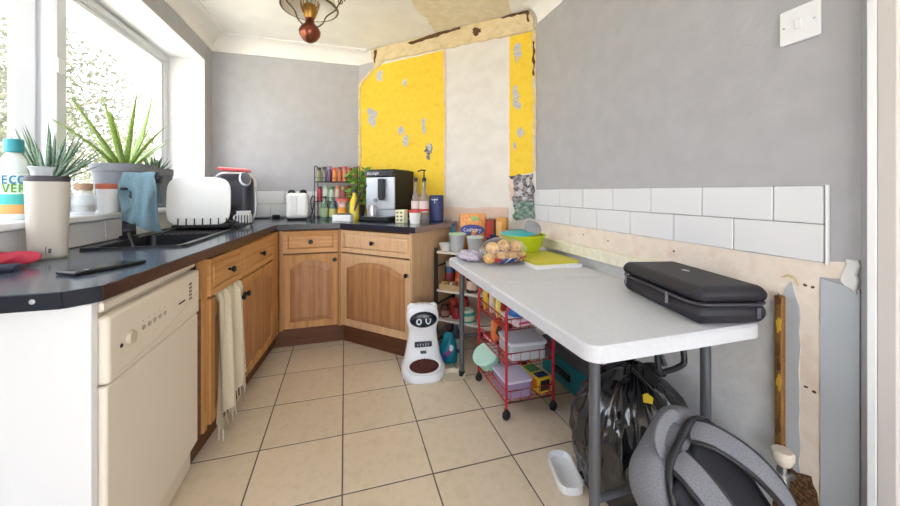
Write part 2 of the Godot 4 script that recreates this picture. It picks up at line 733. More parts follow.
func build_shell() -> void:
	# floor: recessed grout bed with one slab per tile
	var fl := frame_at("floor", "floor of large square cream tiles with dark grout")
	var g := G.new()
	g.box(Vector3(0.12, -0.0517, (ZB + ZR) / 2), Vector3(2.9, 0.1, ZR - ZB + 0.3), 0.0)
	obj("grout_bed", g, M.grout, fl)
	var r := RandomNumberGenerator.new()
	r.seed = 5
	var tg := G.new()
	tg.box(Vector3(0, -0.006, 0), Vector3(0.3490, 0.012, 0.3370), 0.0009)
	var tile_mesh := tg.mesh()
	for i in range(-3, 5):
		for j in range(-8, 7):
			var cx := -0.01 + 0.355 * (i - 0.5)
			var cz := -1.398 + 0.345 * (j + 0.5) 
			if cz < ZB + 0.1 or cz > ZR - 0.05 or cx > 1.6:
				continue
			if cx - cz > DG + 0.5:
				continue
			put("tile", tile_mesh, M.tiles[r.randi() % 4], fl, T(cx, r.randf_range(-0.0006, 0.0006), cz))
	# ceiling
	var ce := wall_box("ceiling", Vector3(-1.5, CEIL, ZB - 0.2), Vector3(1.5, CEIL + 0.1, ZR + 0.15), M.ceiling)
	ce.set_meta("label", "white ceiling with a bare cream patch by the stripped corner")
	# bare patch of ceiling in front of the stripped wall
	g = G.new()
	var pts := [Vector2(0.40, -2.15), Vector2(0.44, -2.43), Vector2(0.52, -2.575), Vector2(0.60, -2.64), Vector2(0.73, -2.87), Vector2(1.0, -2.6), Vector2(1.2, -2.4), Vector2(1.08, -2.2), Vector2(1.02, -1.95), Vector2(0.7, -1.85)]
	g.extrude(ragged(pts, 0.012, 0.05, 8), 0.0, 0.0025, Transform3D(Basis(Vector3(1, 0, 0), Vector3(0, 0, 1), Vector3(0, -1, 0)), Vector3(0, CEIL, 0)))
	obj("bare_patch", g, M.ceiling_bare, ce)
	# walls with thickness
	var wb := wall_box("wall_back", Vector3(XL - 0.3, -0.1, ZB - 0.15), Vector3(0.9, CEIL, ZB), M.wall)
	wb.set_meta("label", "grey painted back wall above the short worktop")
	var wl := frame_at("wall_left", "grey painted window wall with deep reveal")
	var zf := -3.335
	var zn := -0.95
	var ysill := 1.02
	var yhead := 2.235
	wall_box("wall_below", Vector3(XL - 0.28, -0.1, ZB), Vector3(XL, ysill, ZR), M.wall, wl)
	wall_box("wall_above", Vector3(XL - 0.28, yhead, ZB), Vector3(XL, CEIL, ZR), M.wall, wl)
	wall_box("pier", Vector3(XL - 0.28, ysill, ZB), Vector3(XL, yhead, zf), M.wall, wl)
	wall_box("pier", Vector3(XL - 0.28, ysill, zn), Vector3(XL, yhead, ZR), M.wall, wl)
	# white reveal lining
	wall_box("reveal", Vector3(XL - 0.27, ysill, zf), Vector3(XL - 0.001, yhead, zf + 0.006), M.white_matt, wl)
	wall_box("reveal", Vector3(XL - 0.27, yhead - 0.006, zf), Vector3(XL - 0.001, yhead, zn), M.white_matt, wl)
	wall_box("reveal", Vector3(XL - 0.27, ysill, zn - 0.006), Vector3(XL - 0.001, yhead, zn), M.white_matt, wl)
	var si := wall_box("window_sill", Vector3(XL - 0.27, ysill, zf + 0.006), Vector3(XL + 0.035, ysill + 0.03, zn - 0.006), M.white, wl, 0.006)
	si.name = "window_sill"
	# tiled wall on the right, up to the doorway
	var wr := wall_box("wall_right", Vector3(XR, -0.1, -2.75), Vector3(XR + 0.12, CEIL, -0.594), M.wall)
	wr.set_meta("label", "grey painted wall with a strip of white tiles and bare plaster below")
	wall_box("wall_door_side", Vector3(XR, -0.1, 0.35), Vector3(XR + 0.12, CEIL, ZR), M.wall)
	wall_box("wall_over_door", Vector3(XR, 2.1, -0.594), Vector3(XR + 0.12, CEIL, 0.35), M.wall)
	# rear wall with a wide glazed opening behind the camera
	var wre := frame_at("wall_rear", "grey rear wall with glazed garden doors")
	wall_box("pier", Vector3(XL - 0.28, -0.1, ZR), Vector3(-0.95, CEIL, ZR + 0.15), M.wall, wre)
	wall_box("pier", Vector3(1.2, -0.1, ZR), Vector3(1.5, CEIL, ZR + 0.15), M.wall, wre)
	wall_box("lintel", Vector3(-0.95, 2.2, ZR), Vector3(1.2, CEIL, ZR + 0.15), M.wall, wre)
	var gd := frame_at("door_2", "white glazed garden doors behind the viewer")
	for x in [-0.92, 0.1, 0.15, 1.17]:
		wall_box("stile", Vector3(x - 0.03, 0.0, ZR + 0.04), Vector3(x + 0.03, 2.2, ZR + 0.1), M.upvc, gd, 0.004)
	for y in [0.04, 2.16]:
		wall_box("rail", Vector3(-0.95, y - 0.04, ZR + 0.045), Vector3(1.2, y + 0.04, ZR + 0.095), M.upvc, gd, 0.004)
	wall_box("pane", Vector3(-0.9, 0.08, ZR + 0.066), Vector3(0.08, 2.12, ZR + 0.072), M.pane, gd)
	wall_box("pane", Vector3(0.17, 0.08, ZR + 0.066), Vector3(1.15, 2.12, ZR + 0.072), M.pane, gd)
	# stripped corner wall at 45 degrees; local x runs to the right along the wall, local z into the room
	var wd := frame_at("wall_corner", "corner wall stripped back to yellow paint and bare plaster", Vector3(0.13, 0, -3.5), -PI / 4)
	g = G.new()
	g.box(Vector3(0.8556, 1.195, -0.06), Vector3(2.0, 2.59, 0.12), 0.0)
	obj("plaster_base", g, M.plaster_panel, wd)
	# door lining at the right, and the next room
	var dr := frame_at("door_1", "white door casing at the end of the tiled wall")
	wall_box("casing", Vector3(XR - 0.012, 0, -0.590), Vector3(XR + 0.14, 2.1, -0.578), mat(c8(168, 168, 172), 0.6), dr, 0.001)
	wall_box("architrave", Vector3(XR - 0.04, 0, -0.568), Vector3(XR + 0.14, 2.1, -0.5495), M.white, dr, 0.002)
	wall_box("lining", Vector3(XR - 0.04, 0, -0.549), Vector3(XR + 0.14, 2.1, -0.515), mat(c8(206, 200, 196), 0.5), dr, 0.002)
	wall_box("stop", Vector3(XR + 0.0, 0, -0.580), Vector3(XR + 0.12, 2.1, -0.566), M.rubber, dr, 0.001)
	wall_box("lining", Vector3(XR - 0.02, 0, 0.31), Vector3(XR + 0.14, 2.1, 0.35), M.white, dr, 0.002)
	wall_box("head", Vector3(XR - 0.02, 2.06, -0.515), Vector3(XR + 0.14, 2.1, 0.31), M.white, dr, 0.002)
	wall_box("floor_next_room", Vector3(XR + 0.23, -0.1, -2.6), Vector3(4.2, -0.002, ZR + 0.15), mat(c8(150, 132, 112), 0.9))
	wall_box("ceiling_next_room", Vector3(XR + 0.12, CEIL, -2.6), Vector3(4.2, CEIL + 0.1, ZR + 0.15), M.ceiling)
	wall_box("wall_far", Vector3(4.05, -0.1, -2.6), Vector3(4.2, CEIL, ZR + 0.15), mat(c8(214, 210, 204), 0.8))
	wall_box("wall_next_back", Vector3(XR + 0.12, -0.1, -2.75), Vector3(4.2, CEIL, -2.6), mat(c8(214, 210, 204), 0.8))
	var wn := frame_at("wall_next_rear", "rear wall of the next room with a window opening")
	wall_box("wall_below", Vector3(1.5, -0.1, ZR), Vector3(4.2, 0.9, ZR + 0.15), mat(c8(214, 210, 204), 0.8), wn)
	wall_box("wall_above", Vector3(1.5, 2.1, ZR), Vector3(4.2, CEIL, ZR + 0.15), mat(c8(214, 210, 204), 0.8), wn)
	wall_box("pier", Vector3(1.5, 0.9, ZR), Vector3(1.9, 2.1, ZR + 0.15), mat(c8(214, 210, 204), 0.8), wn)
	wall_box("pier", Vector3(3.8, 0.9, ZR), Vector3(4.2, 2.1, ZR + 0.15), mat(c8(214, 210, 204), 0.8), wn)
	# coving: concave plaster moulding where walls meet ceiling
	var prof := PackedVector2Array([Vector2(0, 0), Vector2(0, -0.125), Vector2(0.012, -0.125)])
	for i in 9:
		var a := PI / 2 * i / 8.0
		prof.push_back(Vector2(0.012 + 0.098 * (1.0 - cos(a)), -0.112 + 0.098 * sin(a)))
	prof.push_back(Vector2(0.122, -0.012))
	prof.push_back(Vector2(0.122, 0.0))
	var run := [
		["trim_1", Vector3(XL, CEIL, ZR), Vector3(XL, CEIL, ZB), "white coving over the window wall"],
		["trim_2", Vector3(XL, CEIL, ZB), Vector3(0.19, CEIL, ZB), "white coving over the grey back wall"],
		["trim_3", Vector3(XR, CEIL, -2.25), Vector3(XR, CEIL, ZR), "white coving over the tiled wall"],
	]
	for q in run:
		g = G.new()
		var d: Vector3 = (q[2] - q[1])
		var zdir := d.normalized()
		var into := -zdir.cross(Vector3.UP) if q[0] == "x" else Vector3.UP.cross(zdir) * -1.0
		g.extrude(prof, 0.0, d.length(), Transform3D(Basis(into, Vector3.UP, zdir), q[1]))
		structure(obj(q[0], g, M.ceiling), q[3])


func build_window() -> void:
	var x1 := -1.385
	var w := frame_at("window_1", "white plastic window over the sink with an open side casement")
	var zf := -3.329
	var zn := -0.956
	var y0 := 1.05
	var y1 := 2.229
	var xa := x1 - 0.035
	var xb := x1 + 0.035
	wall_box("frame", Vector3(xa, y1 - 0.055, zf), Vector3(xb, y1, zn), M.upvc, w, 0.006)
	wall_box("frame", Vector3(xa, y0, zf), Vector3(xb, y0 + 0.06, zn), M.upvc, w, 0.006)
	wall_box("frame", Vector3(xa, y0 + 0.06, zf), Vector3(xb, y1 - 0.055, zf + 0.055), M.upvc, w, 0.006)
	wall_box("frame", Vector3(xa, y0 + 0.06, zn - 0.055), Vector3(xb, y1 - 0.055, zn), M.upvc, w, 0.006)
	wall_box("mullion", Vector3(xa, y0 + 0.06, -2.25), Vector3(xb + 0.012, y1 - 0.055, -2.17), M.upvc, w, 0.01)
	# beads round the fixed pane
	wall_box("glazing_bead", Vector3(x1 - 0.01, y1 - 0.08, zf + 0.055), Vector3(xb - 0.01, y1 - 0.055, -2.25), M.upvc, w, 0.004)
	wall_box("glazing_bead", Vector3(x1 - 0.01, y0 + 0.06, zf + 0.055), Vector3(xb - 0.01, y0 + 0.085, -2.25), M.upvc, w, 0.004)
	wall_box("glazing_bead", Vector3(x1 - 0.01, y0 + 0.085, zf + 0.055), Vector3(xb - 0.01, y1 - 0.08, zf + 0.08), M.upvc, w, 0.004)
	wall_box("glazing_bead", Vector3(x1 - 0.01, y0 + 0.085, -2.275), Vector3(xb - 0.01, y1 - 0.08, -2.25), M.upvc, w, 0.004)
	wall_box("pane", Vector3(x1 - 0.004, y0 + 0.06, zf + 0.055), Vector3(x1 + 0.002, y1 - 0.055, -2.25), M.pane, w)
	# trickle vent strip and screw cap at the head
	wall_box("trickle_vent", Vector3(xb, y1 - 0.045, -3.0), Vector3(xb + 0.014, y1 - 0.02, -2.4), M.upvc, w, 0.003)
	# casement: hinged on the mullion and swung out
	var sash := Node3D.new()
	sash.name = "casement"
	w.add_child(sash)
	sash.position = Vector3(x1 - 0.03, 0, -2.165)
	sash.rotation.y = deg_to_rad(-38)
	var L := 0.62
	var sy0 := y0 + 0.065
	var sy1 := y1 - 0.06
	wall_box("stile", Vector3(-0.03, sy0, 0.0), Vector3(0.03, sy1, 0.075), M.upvc, sash, 0.008)
	wall_box("stile", Vector3(-0.03, sy0, L - 0.075), Vector3(0.03, sy1, L), M.upvc, sash, 0.008)
	wall_box("rail", Vector3(-0.03, sy0, 0.075), Vector3(0.03, sy0 + 0.075, L - 0.075), M.upvc, sash, 0.008)
	wall_box("rail", Vector3(-0.03, sy1 - 0.075, 0.075), Vector3(0.03, sy1, L - 0.075), M.upvc, sash, 0.008)
	wall_box("pane", Vector3(-0.003, sy0 + 0.075, 0.075), Vector3(0.003, sy1 - 0.075, L - 0.075), M.pane, sash)
	wall_box("gasket", Vector3(0.03, sy0 + 0.01, L - 0.012), Vector3(0.034, sy1 - 0.01, L - 0.004), mat(c8(150, 190, 180), 0.5), sash)
	var g := G.new()
	g.rbox(Vector3(0.04, 1.62, L - 0.04), Vector3(0.02, 0.06, 0.03), 0.008)
	g.tube(smooth_path([Vector3(0.048, 1.64, L - 0.04), Vector3(0.07, 1.64, L - 0.045), Vector3(0.075, 1.625, L - 0.09), Vector3(0.075, 1.60, L - 0.16)]), 0.008, 8)
	obj("handle", g, M.silver, sash)
	g = G.new()
	g.rbox(Vector3(xb + 0.02, 1.76, -2.175), Vector3(0.03, 0.07, 0.05), 0.008)
	obj("hinge", g, M.white, w)
	g = G.new()
	g.rbox(Vector3(xb + 0.02, 1.2, -2.175), Vector3(0.03, 0.07, 0.05), 0.008)
	obj("hinge", g, M.white, w)


func build_garden() -> void:
	var g := G.new()
	g.box(Vector3(-16, -0.65, -6), Vector3(30, 0.1, 44), 0.0)
	var lawn := obj("garden_lawn", g, speckle([c8(188, 187, 174), c8(206, 204, 192)], [0.3, 0.7], 0.03, 0.4, 0.9, 60))
	structure(lawn, "pale green lawn outside the window")
	g = G.new()
	g.box(Vector3(0, -0.2, 8.0), Vector3(12, 0.1, 12.0), 0.0)
	structure(obj("terrace", g, mat(c8(222, 217, 208), 0.9)), "pale paved terrace behind the house")
	# trees: trunk, limbs and a crown of loose leaf sprays
	var spots := [
		[Vector3(-5.0, -0.6, -8.2), 5.0, 1.45, 0, "tall pale tree with loose foliage outside the window"],
		[Vector3(-8.8, -0.6, -11.5), 5.2, 1.9, 1, "broad pale green tree deep in the garden"],
		[Vector3(-14.0, -0.6, -12.0), 3.6, 2.0, 1, "low rounded tree at the end of the garden"],
		[Vector3(-4.0, -0.6, -5.1), 3.9, 0.75, 0, "slim young tree close to the open casement"],
		[Vector3(-5.2, -0.6, -11.0), 3.3, 1.5, 1, "round garden shrub beyond the tall pale tree"],
		[Vector3(-3.3, -0.6, -7.4), 2.9, 0.85, 1, "low leafy shrub outside the far end of the window"],
	]
	var lm := [mat(c8(98, 102, 82), 0.8), mat(c8(104, 108, 70), 0.8)]
	for m in lm:
		m.backlight_enabled = true
		m.backlight = Color(0.12, 0.13, 0.07)
	var bark := mat(c8(150, 138, 122), 0.9)
	var r := RandomNumberGenerator.new()
	r.seed = 77
	for s in spots:
		var t := thing("garden_tree", s[4], "tree", s[0])
		var H: float = s[1]
		var R: float = s[2]
		var tr := G.new()
		tr.tube([Vector3(0, 0, 0), Vector3(0.05, H * 0.35, 0.03), Vector3(-0.03, H * 0.75, 0)], [0.13, 0.09, 0.03], 7)
		for k in 7:
			var a := k * 2.4
			var h0 := H * (0.3 + 0.07 * k)
			tr.tube([Vector3(0.02, h0, 0), Vector3(cos(a) * R * 0.4, h0 + 0.3, sin(a) * R * 0.4), Vector3(cos(a) * R * 0.8, h0 + 0.45, sin(a) * R * 0.8)], [0.04, 0.025, 0.01], 5)
		obj("trunk", tr, bark, t)
		var cr := G.new()
		var n_leaf := int(4200 * R)
		for k in n_leaf:
			var u := r.randf_range(-1, 1)
			var a := r.randf() * TAU
			var rad := pow(r.randf(), 0.45)
			var q := Vector3(cos(a) * sqrt(1 - u * u) * R, u * H * 0.42, sin(a) * sqrt(1 - u * u) * R) * rad
			q *= 0.85 + 0.25 * noise.get_noise_3d(q.x * 0.35, q.y * 0.35, q.z * 0.35 + H)
			q.y += H * 0.62
			var d := Vector3(r.randf_range(-1, 1), r.randf_range(-0.7, 0.7), r.randf_range(-1, 1)).normalized()
			var sd := d.cross(Vector3(r.randf_range(-1, 1), r.randf_range(-1, 1), r.randf_range(-1, 1))).normalized()
			var ln := r.randf_range(0.05, 0.10)
			cr.tri(q, q + d * ln * 0.5 + sd * ln * 0.35, q + d * ln)
			cr.tri(q, q + d * ln, q + d * ln * 0.5 - sd * ln * 0.35)
		var co := obj("crown", cr, lm[s[3]], t)
		co.set_meta("kind", "stuff")
	# low hedge along the garden
	var he := G.new()
	for k in 9000:
		var q := Vector3(r.randf_range(-0.35, 0.35), r.randf_range(0.0, 1.45), r.randf_range(-7, 5))
		q.x += 0.15 * noise.get_noise_2d(q.y * 0.4, q.z * 0.4)
		q.y *= 1.0 + 0.15 * noise.get_noise_1d(q.z * 0.5)
		var d := Vector3(r.randf_range(-1, 1), r.randf_range(-0.7, 0.7), r.randf_range(-1, 1)).normalized()
		var sd := d.cross(Vector3(r.randf_range(-1, 1), r.randf_range(-1, 1), r.randf_range(-1, 1))).normalized()
		var ln := r.randf_range(0.06, 0.12)
		he.tri(q, q + d * ln * 0.5 + sd * ln * 0.4, q + d * ln)
		he.tri(q, q + d * ln, q + d * ln * 0.5 - sd * ln * 0.4)
	var hd := thing("garden_hedge", "pale yellow green hedge running along the garden", "hedge", Vector3(-7.4, -0.6, -5.0))
	var ho := obj("foliage", he, lm[1], hd)
	ho.set_meta("kind", "stuff")



const UPT := Transform3D(Vector3(1, 0, 0), Vector3(0, 0, 1), Vector3(0, 1, 0), Vector3.ZERO)   # polygon (x, z) raised along y


func build_wall_finishes() -> void:
	# ---- tiled strip on the right wall
	var wr := get_node("wall_right")
	var g := G.new()
	g.box(Vector3(XR - 0.0015, 1.056, -1.478), Vector3(0.003, 0.226, 1.624), 0.0)
	obj("tile_adhesive", g, M.grout_wall, wr)
	for row in 2:
		var y := 1.1125 if row == 0 else 0.9995
		var z1 := -0.668
		var z0 := -0.795 if row == 0 else -0.917
		while z1 > -2.285:
			g = G.new()
			g.box(Vector3(XR - 0.0055, y, (z0 + z1) / 2), Vector3(0.009, 0.1105, z1 - z0 - 0.003), 0.0025)
			obj("tile", g, M.wtile, wr)
			z1 = z0
			z0 = maxf(z0 - 0.238, -2.288)
	g = G.new()
	g.rbox(Vector3(XR - 0.006, 1.056, -0.662), Vector3(0.014, 0.232, 0.006), 0.003)
	obj("tile_trim", g, M.white, wr)
	# ---- bare plaster below the tiles
	var face := Transform3D(Basis(Vector3(0, 0, 1), Vector3(0, 1, 0), Vector3(-1, 0, 0)), Vector3(XR, 0, 0))  # polygon (z, y), thickness into the room
	g = G.new()
	g.extrude(ragged([Vector2(-2.285, 0.0), Vector2(-0.68, 0.0), Vector2(-0.68, 0.9), Vector2(-0.63, 0.905), Vector2(-0.625, 0.955), Vector2(-0.70, 0.943), Vector2(-2.285, 0.943)], 0.003, 0.04, 21), 0.0, 0.003, face)
	obj("bare_plaster", g, M.plaster, wr)
	g = G.new()
	g.extrude(ragged([Vector2(-2.28, 0.0), Vector2(-0.79, 0.0), Vector2(-0.79, 0.80), Vector2(-1.1, 0.815), Vector2(-1.6, 0.80), Vector2(-2.28, 0.81)], 0.006, 0.05, 22), 0.003, 0.0055, face)
	obj("skim_coat", g, M.plaster_white, wr)
	g = G.new()
	g.extrude(ragged([Vector2(-0.766, 0.0), Vector2(-0.728, 0.0), Vector2(-0.728, 0.80), Vector2(-0.75, 0.87), Vector2(-0.766, 0.84)], 0.003, 0.04, 23), 0.003, 0.0055, face)
	obj("paint_strip", g, M.grey_panel, wr)
	g = G.new()
	g.extrude(PackedVector2Array([Vector2(-0.678, 0.0), Vector2(-0.596, 0.0), Vector2(-0.596, 0.885), Vector2(-0.678, 0.897)]), 0.0, 0.006, face)
	obj("painted_panel", g, M.grey_panel, wr)
	g = G.new()
	g.extrude(ragged([Vector2(-0.634, 0.90), Vector2(-0.600, 0.87), Vector2(-0.597, 0.965), Vector2(-0.622, 0.965), Vector2(-0.628, 0.93)], 0.006, 0.012, 24), 0.003, 0.012, face, 0.003)
	obj("filler_lump", g, M.plaster_white, wr)
	g = G.new()
	g.extrude(ragged([Vector2(-0.80, 0.0), Vector2(-0.684, 0.0), Vector2(-0.684, 0.24), Vector2(-0.70, 0.30), Vector2(-0.735, 0.285), Vector2(-0.77, 0.31), Vector2(-0.80, 0.2)], 0.006, 0.02, 26), 0.003, 0.0062, face)
	obj("exposed_brick", g, M.crack, wr)
	# screw holes and a thin crack in the plaster
	for q in [Vector2(-0.715, 0.868), Vector2(-0.697, 0.866), Vector2(-0.713, 0.56), Vector2(-0.694, 0.556), Vector2(-1.55, 0.89), Vector2(-1.16, 0.898), Vector2(-1.75, 0.9)]:
		g = G.new()
		g.extrude(blob(q, 0.005, 0.004, 0.3, int(q.x * -1000), 8), 0.003, 0.0036, face)
		obj("screw_hole", g, M.crack, wr)
	g = G.new()
	g.extrude(ragged([Vector2(-0.78, 0.875), Vector2(-0.755, 0.893), Vector2(-0.735, 0.885), Vector2(-0.728, 0.86), Vector2(-0.738, 0.878), Vector2(-0.757, 0.885)], 0.002, 0.01, 25), 0.003, 0.0075, face)
	obj("plaster_flake", g, M.scar, wr)
	# ---- twin switch plate
	var sw := thing("light_switch", "white square single light switch high on the grey wall", "switch", Vector3(XR, 1.665, -0.727), -PI / 2)
	g = G.new()
	g.rbox(Vector3(0, 0, 0.005), Vector3(0.100, 0.108, 0.012), 0.004)
	obj("plate", g, M.white, sw)
	g = G.new()
	g.rbox(Vector3(0.0, 0.0, 0.0125), Vector3(0.016, 0.03, 0.008), 0.002, 3, Basis(Vector3.RIGHT, 0.16))
	obj("rocker", g, M.white_matt, sw)
	for s in [-1, 1]:
		g = G.new()
		g.lathe([[0.0, 0.002], [0.003, 0.0018], [0.0035, 0.0]], 10, T(s * 0.038, 0, 0.0105, 0, PI / 2))
		obj("screw", g, M.steel, sw)
	# ---- back wall tiles
	var wb := get_node("wall_back")
	g = G.new()
	g.box(Vector3(-0.485, 1.043, ZB + 0.0015), Vector3(1.22, 0.232, 0.003), 0.0)
	obj("tile_adhesive", g, M.grout_wall, wb)
	for row in 2:
		var y := 1.101 if row == 0 else 0.985
		var x0 := -1.095
		var x1 := -0.99 if row == 0 else -0.876
		while x0 < 0.11:
			g = G.new()
			g.box(Vector3((x0 + x1) / 2, y, ZB + 0.0055), Vector3(x1 - x0 - 0.003, 0.1125, 0.009), 0.0025)
			obj("tile", g, M.wtile, wb)
			x0 = x1
			x1 = minf(x1 + 0.2335, 0.118)
	# ---- one row of tiles under the sill
	var wl := get_node("wall_left")
	g = G.new()
	g.box(Vector3(XL + 0.0015, 0.966, -2.2), Vector3(0.003, 0.105, 2.5), 0.0)
	obj("tile_adhesive", g, M.grout_wall, wl)
	var zz := -3.45
	while zz < -1.0:
		g = G.new()
		g.box(Vector3(XL + 0.0055, 0.967, zz + 0.115), Vector3(0.009, 0.1, 0.227), 0.0025)
		obj("tile", g, M.wtile, wl)
		zz += 0.23
	# ---- stripped corner wall: local x along the wall, y up, z into the room
	var wd := get_node("wall_corner")
	var id := Transform3D()
	var put_on := func(called: String, pts: PackedVector2Array, z0: float, z1: float, m: Material, bev := 0.0) -> void:
		var gg := G.new()
		gg.extrude(pts, z0, z1, id, bev)
		obj(called, gg, m, wd)
	put_on.call("yellow_paint", ragged([Vector2(0.012, 2.15), Vector2(0.035, 2.199), Vector2(0.168, 2.285), Vector2(0.298, 2.33), Vector2(0.945, 2.335), Vector2(0.948, 0.95), Vector2(0.02, 0.95)], 0.003, 0.03, 31), 0.0, 0.004, M.yellow)
	put_on.call("yellow_paint", ragged([Vector2(1.508, 2.327), Vector2(1.692, 2.335), Vector2(1.69, 1.29), Vector2(1.503, 1.268)], 0.004, 0.03, 32), 0.0, 0.004, M.yellow)
	put_on.call("grey_paint", ragged([Vector2(0.001, 2.10), Vector2(0.001, 2.37), Vector2(0.20, 2.37), Vector2(0.22, 2.315), Vector2(0.15, 2.28), Vector2(0.025, 2.20), Vector2(0.012, 2.10)], 0.002, 0.03, 47), 0.0, 0.003, M.wall)
	# torn edge of the panel between the two yellow fields
	put_on.call("torn_edge", ragged([Vector2(0.936, 2.34), Vector2(0.958, 2.34), Vector2(0.962, 1.75), Vector2(0.952, 1.0), Vector2(0.944, 1.0), Vector2(0.946, 1.75)], 0.004, 0.03, 33), 0.0, 0.006, M.brick_pink)
	put_on.call("torn_edge", ragged([Vector2(1.495, 2.33), Vector2(1.513, 2.33), Vector2(1.51, 1.75), Vector2(1.511, 1.27), Vector2(1.499, 1.27), Vector2(1.500, 1.75)], 0.003, 0.03, 34), 0.0, 0.006, M.plaster)
	# ragged brown edge by the grey wall
	put_on.call("torn_edge", ragged([Vector2(0.0, 2.17), Vector2(0.03, 2.215), Vector2(0.16, 2.30), Vector2(0.26, 2.37), Vector2(0.285, 2.345), Vector2(0.17, 2.272), Vector2(0.048, 2.19), Vector2(0.022, 2.12), Vector2(0.03, 1.5), Vector2(0.02, 1.0), Vector2(0.0, 1.0)], 0.007, 0.03, 35), 0.003, 0.012, M.scar)
	put_on.call("torn_edge", ragged([Vector2(1.682, 2.34), Vector2(1.711, 2.36), Vector2(1.711, 1.3), Vector2(1.69, 1.3), Vector2(1.694, 1.8)], 0.008, 0.03, 36), 0.003, 0.012, M.scar)
	put_on.call("torn_edge", ragged([Vector2(1.688, 2.25), Vector2(1.705, 2.25), Vector2(1.703, 2.0), Vector2(1.692, 2.0)], 0.006, 0.02, 46), 0.005, 0.014, M.crack)
	# scar of the removed coving
	put_on.call("coving_scar", ragged([Vector2(0.15, 2.488), Vector2(1.66, 2.488), Vector2(1.70, 2.42), Vector2(1.705, 2.335), Vector2(1.51, 2.333), Vector2(0.945, 2.345), Vector2(0.32, 2.355), Vector2(0.20, 2.31), Vector2(0.17, 2.40)], 0.006, 0.04, 37), 0.0, 0.018, M.scar, 0.006)
	put_on.call("deep_crack", ragged([Vector2(0.58, 2.462), Vector2(0.78, 2.482), Vector2(1.10, 2.488), Vector2(1.10, 2.468), Vector2(0.83, 2.452), Vector2(0.62, 2.44)], 0.006, 0.03, 38), 0.016, 0.0195, M.crack)
	put_on.call("deep_crack", ragged([Vector2(0.20, 2.47), Vector2(0.235, 2.47), Vector2(0.225, 2.40), Vector2(0.215, 2.34), Vector2(0.20, 2.38)], 0.006, 0.02, 39), 0.016, 0.0195, M.crack)
	put_on.call("deep_crack", blob(Vector2(1.24, 2.42), 0.035, 0.03, 0.4, 40), 0.016, 0.0195, M.crack)
	put_on.call("deep_crack", ragged([Vector2(1.45, 2.485), Vector2(1.66, 2.485), Vector2(1.67, 2.40), Vector2(1.655, 2.40), Vector2(1.64, 2.465), Vector2(1.45, 2.475)], 0.006, 0.02, 41), 0.016, 0.0195, M.crack)
	# chips where the yellow paint has come away
	var chips := [[0.168, 1.852, 0.055, 0.075], [0.14, 1.91, 0.03, 0.04], [0.543, 2.124, 0.025, 0.032], [0.552, 1.61, 0.03, 0.06], [0.74, 1.72, 0.018, 0.075], [0.5, 1.70, 0.03, 0.04], [1.571, 2.2, 0.028, 0.06], [1.561, 1.86, 0.028, 0.075], [1.58, 1.80, 0.03, 0.03], [1.595, 1.594, 0.03, 0.035], [0.257, 2.225, 0.04, 0.045], [1.55, 1.50, 0.01, 0.03]]
	for k in chips.size():
		var q: Array = chips[k]
		put_on.call("paint_chip", blob(Vector2(q[0], q[1]), q[2], q[3], 0.38, 50 + k, 20), 0.002, 0.005, M.plaster_grey)
	put_on.call("paint_chip", blob(Vector2(0.79, 1.50), 0.035, 0.06, 0.45, 70, 20), 0.002, 0.0058, M.mortar)
	put_on.call("paint_chip", blob(Vector2(0.80, 1.53), 0.02, 0.035, 0.4, 71, 16), 0.004, 0.0075, M.plaster_grey)
	# raw mortar and brick below
	put_on.call("raw_mortar", ragged([Vector2(1.505, 1.272), Vector2(1.69, 1.285), Vector2(1.70, 1.0), Vector2(1.55, 0.99), Vector2(1.53, 1.1)], 0.012, 0.025, 72), 0.0, 0.01, M.mortar, 0.004)
	put_on.call("raw_mortar", ragged([Vector2(1.56, 1.08), Vector2(1.69, 1.08), Vector2(1.70, 0.95), Vector2(1.54, 0.95)], 0.014, 0.025, 73), 0.006, 0.016, M.mortar_green, 0.004)
	put_on.call("raw_mortar", ragged([Vector2(1.505, 1.25), Vector2(1.545, 1.24), Vector2(1.55, 1.13), Vector2(1.52, 1.08)], 0.008, 0.02, 74), 0.006, 0.014, M.brick_pink, 0.003)
	for q in [[1.60, 1.20, 0.022, 0.03], [1.585, 1.14, 0.03, 0.025], [1.655, 1.23, 0.014, 0.03], [1.63, 1.10, 0.02, 0.016], [1.58, 1.02, 0.022, 0.014], [1.66, 1.16, 0.012, 0.02]]:
		put_on.call("raw_mortar", blob(Vector2(q[0], q[1]), q[2], q[3], 0.45, int(q[1] * 1000), 22), 0.006, 0.0125, M.plaster_grey)
	put_on.call("bare_plaster", ragged([Vector2(0.95, 1.025), Vector2(1.50, 1.03), Vector2(1.50, 0.0), Vector2(0.95, 0.0)], 0.005, 0.04, 76), 0.0, 0.006, M.brick_pink)


func front_loops(w: float, h: float, m: float, rise: float, n := 9) -> Array:
	var outer := PackedVector2Array()
	var inner := PackedVector2Array()
	var top := func(x: float) -> float:
		var u := absf(x - w / 2) / (w / 2 - m)
		var k := minf(1.0, u / 0.82)
		return h - m - rise + rise * sqrt(1.0 - k * k)
	for e in 4:
		for i in n:
			var f := float(i) / n
			var xi := m + (w - 2 * m) * f
			var yt: float
			if e == 0:
				outer.push_back(Vector2(w * f, 0))
				inner.push_back(Vector2(xi, m))
			elif e == 1:
				yt = top.call(w - m)
				outer.push_back(Vector2(w, h * f))
				inner.push_back(Vector2(w - m, lerpf(m, yt, f)))
			elif e == 2:
				outer.push_back(Vector2(w * (1 - f), h))
				xi = w - m - (w - 2 * m) * f
				yt = top.call(xi)
				inner.push_back(Vector2(xi, yt))
			else:
				yt = top.call(m)
				outer.push_back(Vector2(0, h * (1 - f)))
				inner.push_back(Vector2(m, lerpf(yt, m, f)))
	return [outer, inner]


